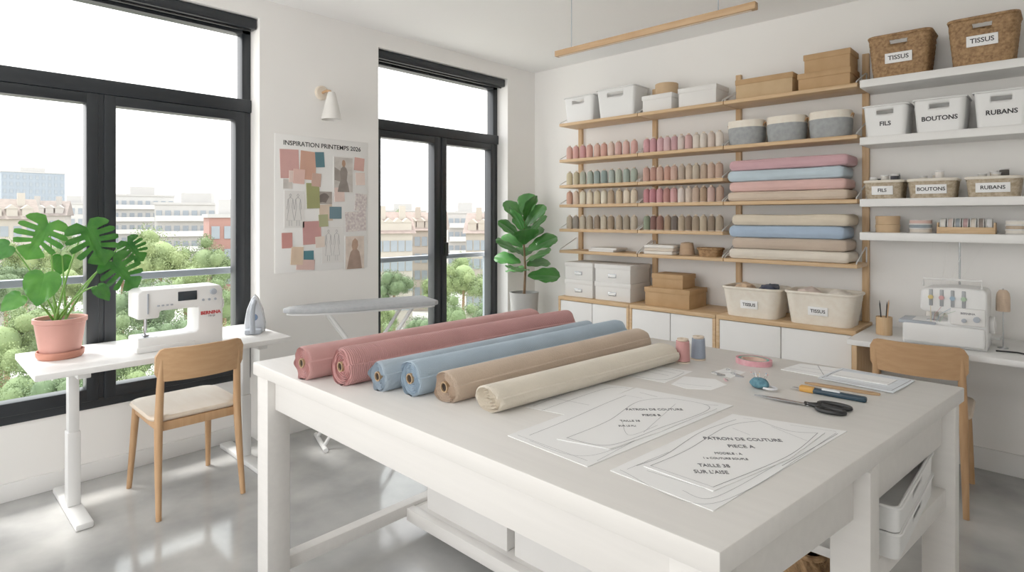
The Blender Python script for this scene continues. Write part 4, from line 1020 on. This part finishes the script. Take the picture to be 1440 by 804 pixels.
for i in range(4): MB().tube([(-.08+i*.08, .15, .56), (-.055+i*.035, -.02, .307)], .0007, 4).build('thread', M_card, r)
lettering('BERNINA', .014, M_ink, r, TR(.10, -.1128, .18) @ RX90, .0003)
for i, (x, hc, nm) in enumerate(((-.08, 'eee9e0', 'ivory'), (.0, 'e6e0d4', 'pale grey'), (.10, 'e9d9c8', 'cream'))):
    q = thing('overlock_cone', '%s thread cone standing on the overlocker spool stand' % nm, 'thread cone', (-.455+x, 3.92, ZR+.045))
    MB().lathe([(0, 0), (.030, 0), (.030, .006), (.008, .15), (0, .15)], 18).build('core', M_white, q)
    MB().lathe([(.029, .008), (.034, .012), (.026, .12), (.012, .138), (.009, .138)], 20).build('thread', fab('ov_'+hc, hc), q)
q = thing('cone_stand', 'tan thread cone on a thin steel pin right of the overlocker', 'thread cone', (-.232, 3.84, ZR))
MB().lathe([(0, 0), (.022, 0), (.022, .004), (.0025, .006), (.0025, .30), (0, .30)], 16).build('pin_stand', M_steel, q)
MB().lathe([(.003, .186), (.027, .186), (.029, .192), (.028, .255), (.025, .278), (.016, .292), (.003, .295)], 20).build('thread', fab('stand_cone', 'd3baa2', wave='Z', bs=50), q)
o = MB().tube([(0, 0, .004), (.08, .02, .004), (.16, -.03, .004), (.26, -.02, .004), (.40, .05, .004), (.6, .08, .004)], .004, 8).build('power_cord', M_black)
tag(o, 'black power cord running from the overlocker along the right desk', 'cord', (-.252, 3.72, ZR))

# ---------------------------------------------------------------- outside: ground, buildings, trees
GZ = -16.0
struct(MB().box(-900, -8, -400, 900, GZ-.5, GZ).build('ground', mat('town_ground', 'cfccc4', .95, hex2='bdbcb0', vs=.08, k=.8)))
rd = [gp(u, v, GZ+.02) for u, v in ((520, 402), (600, 398), (660, 470), (500, 480))]
struct(MB().prism([(p.x, p.y) for p in rd], GZ, GZ+.04).build('trim_1', mat('street_paving', 'c9c5bd', .9, var=.05, vs=.3, k=.7)))
winm = mat('far_window', '8a9298', .5, var=.1, vs=.5, k=.8)
KF = .74
wsrc = None
def bld(label, u0, u1, vt, D, hc, floors, cols, depth=12, roof=None, rot=0.0, balc=False):
    global wsrc
    ce = far((u0+u1)/2, vt, D); w_ = (u1-u0)*D/F; hgt = ce.z-GZ
    rz = atan2(-ce.x, ce.y)+rot
    r = thing('building', label, 'building', (ce.x, ce.y, GZ), rz)
    m = mat('facade_'+hc, hc, .85, var=.04, vs=.4, k=KF)
    MB().box(-w_/2, w_/2, 0, depth, 0, hgt).build('walls', m, r)
    if roof:
        rh = 3.4
        MB().prism([(-.6, hgt), (depth+.6, hgt), (depth/2, hgt+rh)], -w_/2-.5, w_/2+.5, MX).build('roof', mat('roof_'+roof, roof, .9, var=.12, vs=1.5, k=.62), r)
        for cx in (-.25, .3): MB().box(w_*cx-.5, w_*cx+.5, depth*.3, depth*.3+.8, hgt+1, hgt+4.4).build('chimney', m, r)
        for cx in (-.36, -.12, .12, .36): MB().box(w_*cx-.7, w_*cx+.7, .2, 3.2, hgt+.1, hgt+1.7).prism([(w_*cx-.8, hgt+1.7), (w_*cx+.8, hgt+1.7), (w_*cx, hgt+2.4)], .1, 3.4, MY).build('dormer', m, r)
    else:
        MB().box(-w_/2-.2, w_/2+.2, -.2, depth+.2, hgt, hgt+.5).box(-w_*.2, w_*.2, 3, depth-2, hgt+.5, hgt+2.6).build('roof', mat('flat_roof', 'c9c7c3', .9, var=.04, vs=.3, k=.6), r)
    for f in range(floors):
        zz = hgt-2.0-f*3.1
        if zz < 1: break
        for k in range(cols):
            x = -w_/2+w_*(k+.5)/cols
            if wsrc is None:
                wsrc = MB().box(-.5, .5, -.12, .05, -.85, .85).build('window', winm, r); wsrc.location = (x, 0, zz)
            else: inst(wsrc, r, (x, 0, zz))
        if balc: MB().box(-w_/2+.3, w_/2-.3, -1.1, 0, zz-1.3, zz-1.1).box(-w_/2+.3, w_/2-.3, -1.1, -1.02, zz-1.1, zz-.2).build('balcony', mat('balcony_pale', 'c9c8c4', .8, k=.75), r)
B = [('tall grey blue tower block on the left skyline', 13, 83, 243, 260, '929ca5', 9, 10, 14, None, .15, False),
     ('low white apartment block left of the window mullion', 80, 124, 287, 170, 'c0bfbb', 3, 5, 12, None, -.1, False),
     ('cream house with brown roof at the far left', -30, 42, 308, 95, 'b9b2a6', 3, 5, 10, '9c9086', .1, False),
     ('white stepped apartment block right of the mullion', 165, 240, 276, 150, 'bdbcb9', 4, 8, 14, None, .1, True),
     ('white balconied apartment block behind the big tree', 225, 322, 288, 120, 'bab8b4', 4, 9, 14, None, -.1, True),
     ('red brick building at the right edge of the left window', 297, 345, 306, 80, 'a1786d', 6, 3, 10, None, .1, False),
     ('small grey house below the tower', 40, 85, 303, 130, 'b0aba4', 3, 5, 10, '978c84', -.15, False),
     ('pale block on the skyline in the right window, left pane', 536, 600, 297, 190, 'b9b6b2', 3, 8, 12, None, .1, False),
     ('cream house with brown tiled roof in the right window, left pane', 528, 580, 328, 92, 'b8b0a3', 5, 5, 10, 'a39187', .12, False),
     ('beige house with brown tiled roof beside the window post', 572, 622, 324, 108, 'b2a79a', 5, 5, 10, 'a39389', -.12, False),
     ('white apartment block in the right pane of right window', 630, 682, 300, 135, 'b9b6b2', 5, 6, 12, None, .1, True),
     ('cream roofed house at the right pane edge', 655, 716, 328, 98, 'b5ab9d', 4, 6, 10, 'a09087', -.1, False)]
for lab, u0, u1, vt, D, hc, fl, cl, dp, rf, rot, bal in B: bld(lab, u0, u1, vt, D, hc, fl, cl, dp, rf, rot, balc=bal)
TM = [mat('foliage_light', '8e9e66', .8, hex2='6f824f', vs=1.6, k=.78), mat('foliage_mid', '7f9260', .8, hex2='61764a', vs=1.6, k=.78), mat('foliage_dark', '70845b', .8, hex2='536945', vs=1.6, k=.78)]
def canopy(seed):
    rd_ = random.Random(seed); b = MB(); bm = b.bm
    lobes = []
    for i in range(16):
        v = Vector((rd_.gauss(0, 1), rd_.gauss(0, 1), rd_.gauss(0, .8))).normalized()*rd_.uniform(.42, .76)
        lobes.append((v, rd_.uniform(.20, .36)))
    lobes.append((Vector((0, 0, 0)), .6))
    for k in range(9000):
        ce, R = rd_.choice(lobes)
        n = Vector((rd_.gauss(0, 1), rd_.gauss(0, 1), rd_.gauss(0, 1))).normalized()
        p = ce+n*R*rd_.uniform(.70, 1.20)
        t = n.cross(Vector((rd_.gauss(0, 1), rd_.gauss(0, 1), rd_.gauss(0, 1)))).normalized()
        n2 = (n+Vector((rd_.gauss(0, .8), rd_.gauss(0, .8), rd_.gauss(0, .8)))).normalized(); t = n2.cross(t).normalized(); u_ = n2.cross(t)
        s_ = rd_.uniform(.014, .026)
        bm.faces.new([bm.verts.new(p+t*s_*a_+u_*s_*.7*e_) for a_, e_ in ((-1, 0), (0, -1), (1, 0), (0, 1))])
    for ce, R in lobes:
        t = bmesh.new(); bmesh.ops.create_icosphere(t, subdivisions=2, radius=R*.68, matrix=TR(*ce)); b.add(t)
    return b
TV = []; trk = None
TR_ = [(225, 303, 48, 3.4), (288, 324, 56, 2.9), (172, 332, 58, 2.6), (262, 356, 38, 2.3), (315, 382, 34, 1.8), (196, 378, 33, 2.2), (35, 324, 62, 3.4), (102, 320, 70, 3.4), (10, 354, 45, 2.7), (92, 350, 51, 2.8), (55, 398, 34, 2.4), (114, 420, 30, 2.0),
       (2, 424, 29, 2.0), (160, 430, 28, 2.0), (234, 428, 29, 2.0), (300, 440, 29, 2.0), (28, 494, 23, 1.6), (98, 504, 22.5, 1.6), (174, 508, 23, 1.6), (244, 496, 25, 1.6), (318, 520, 24, 1.6),
       (652, 347, 58, 2.9), (700, 354, 68, 2.9), (554, 370, 62, 2.3), (614, 382, 60, 2.1), (640, 406, 44, 2.1), (694, 408, 47, 2.3), (536, 408, 46, 1.8), (556, 290, 150, 5), (614, 296, 165, 5), (668, 450, 33, 2.0), (552, 446, 36, 1.7), (598, 432, 40, 1.8), (706, 456, 37, 2.0), (45, 290, 215, 6), (142, 292, 190, 6)]
ZON = lambda u: 'left pane of left window' if u < 140 else 'right pane of left window' if u < 400 else 'left pane of right window' if u < 622 else 'right pane of right window'
for i, (u, vt, D, R) in enumerate(TR_):
    if D < 75: D *= 1.35; R *= 1.35
    p = far(u, vt, D); cz = p.z-R*1.05
    zn = ZON(u)
    r = thing('tree', '%s green tree outside, seen through the %s' % (('bright', 'mid', 'deep')[i % 3], zn), 'tree', (p.x, p.y, GZ), random.uniform(0, 6), '%s green trees through the %s' % (('bright', 'mid', 'deep')[i % 3], zn))
    if len(TV) < 3:
        o = canopy(i+3).build('canopy', TM[i % 3], r, ang=180); TV.append(o)
    else: o = inst(TV[i % 3], r)
    o.location = (0, 0, cz-GZ); o.scale = (R, R, R*1.1)
    if trk is None: trk = o2 = MB().tube([(0, 0, 0), (.1, 0, .5), (0, .1, 1)], [.28, .2, .14], 8).build('trunk', M_bark, r)
    else: o2 = inst(trk, r)
    o2.scale = (1, 1, cz-GZ)
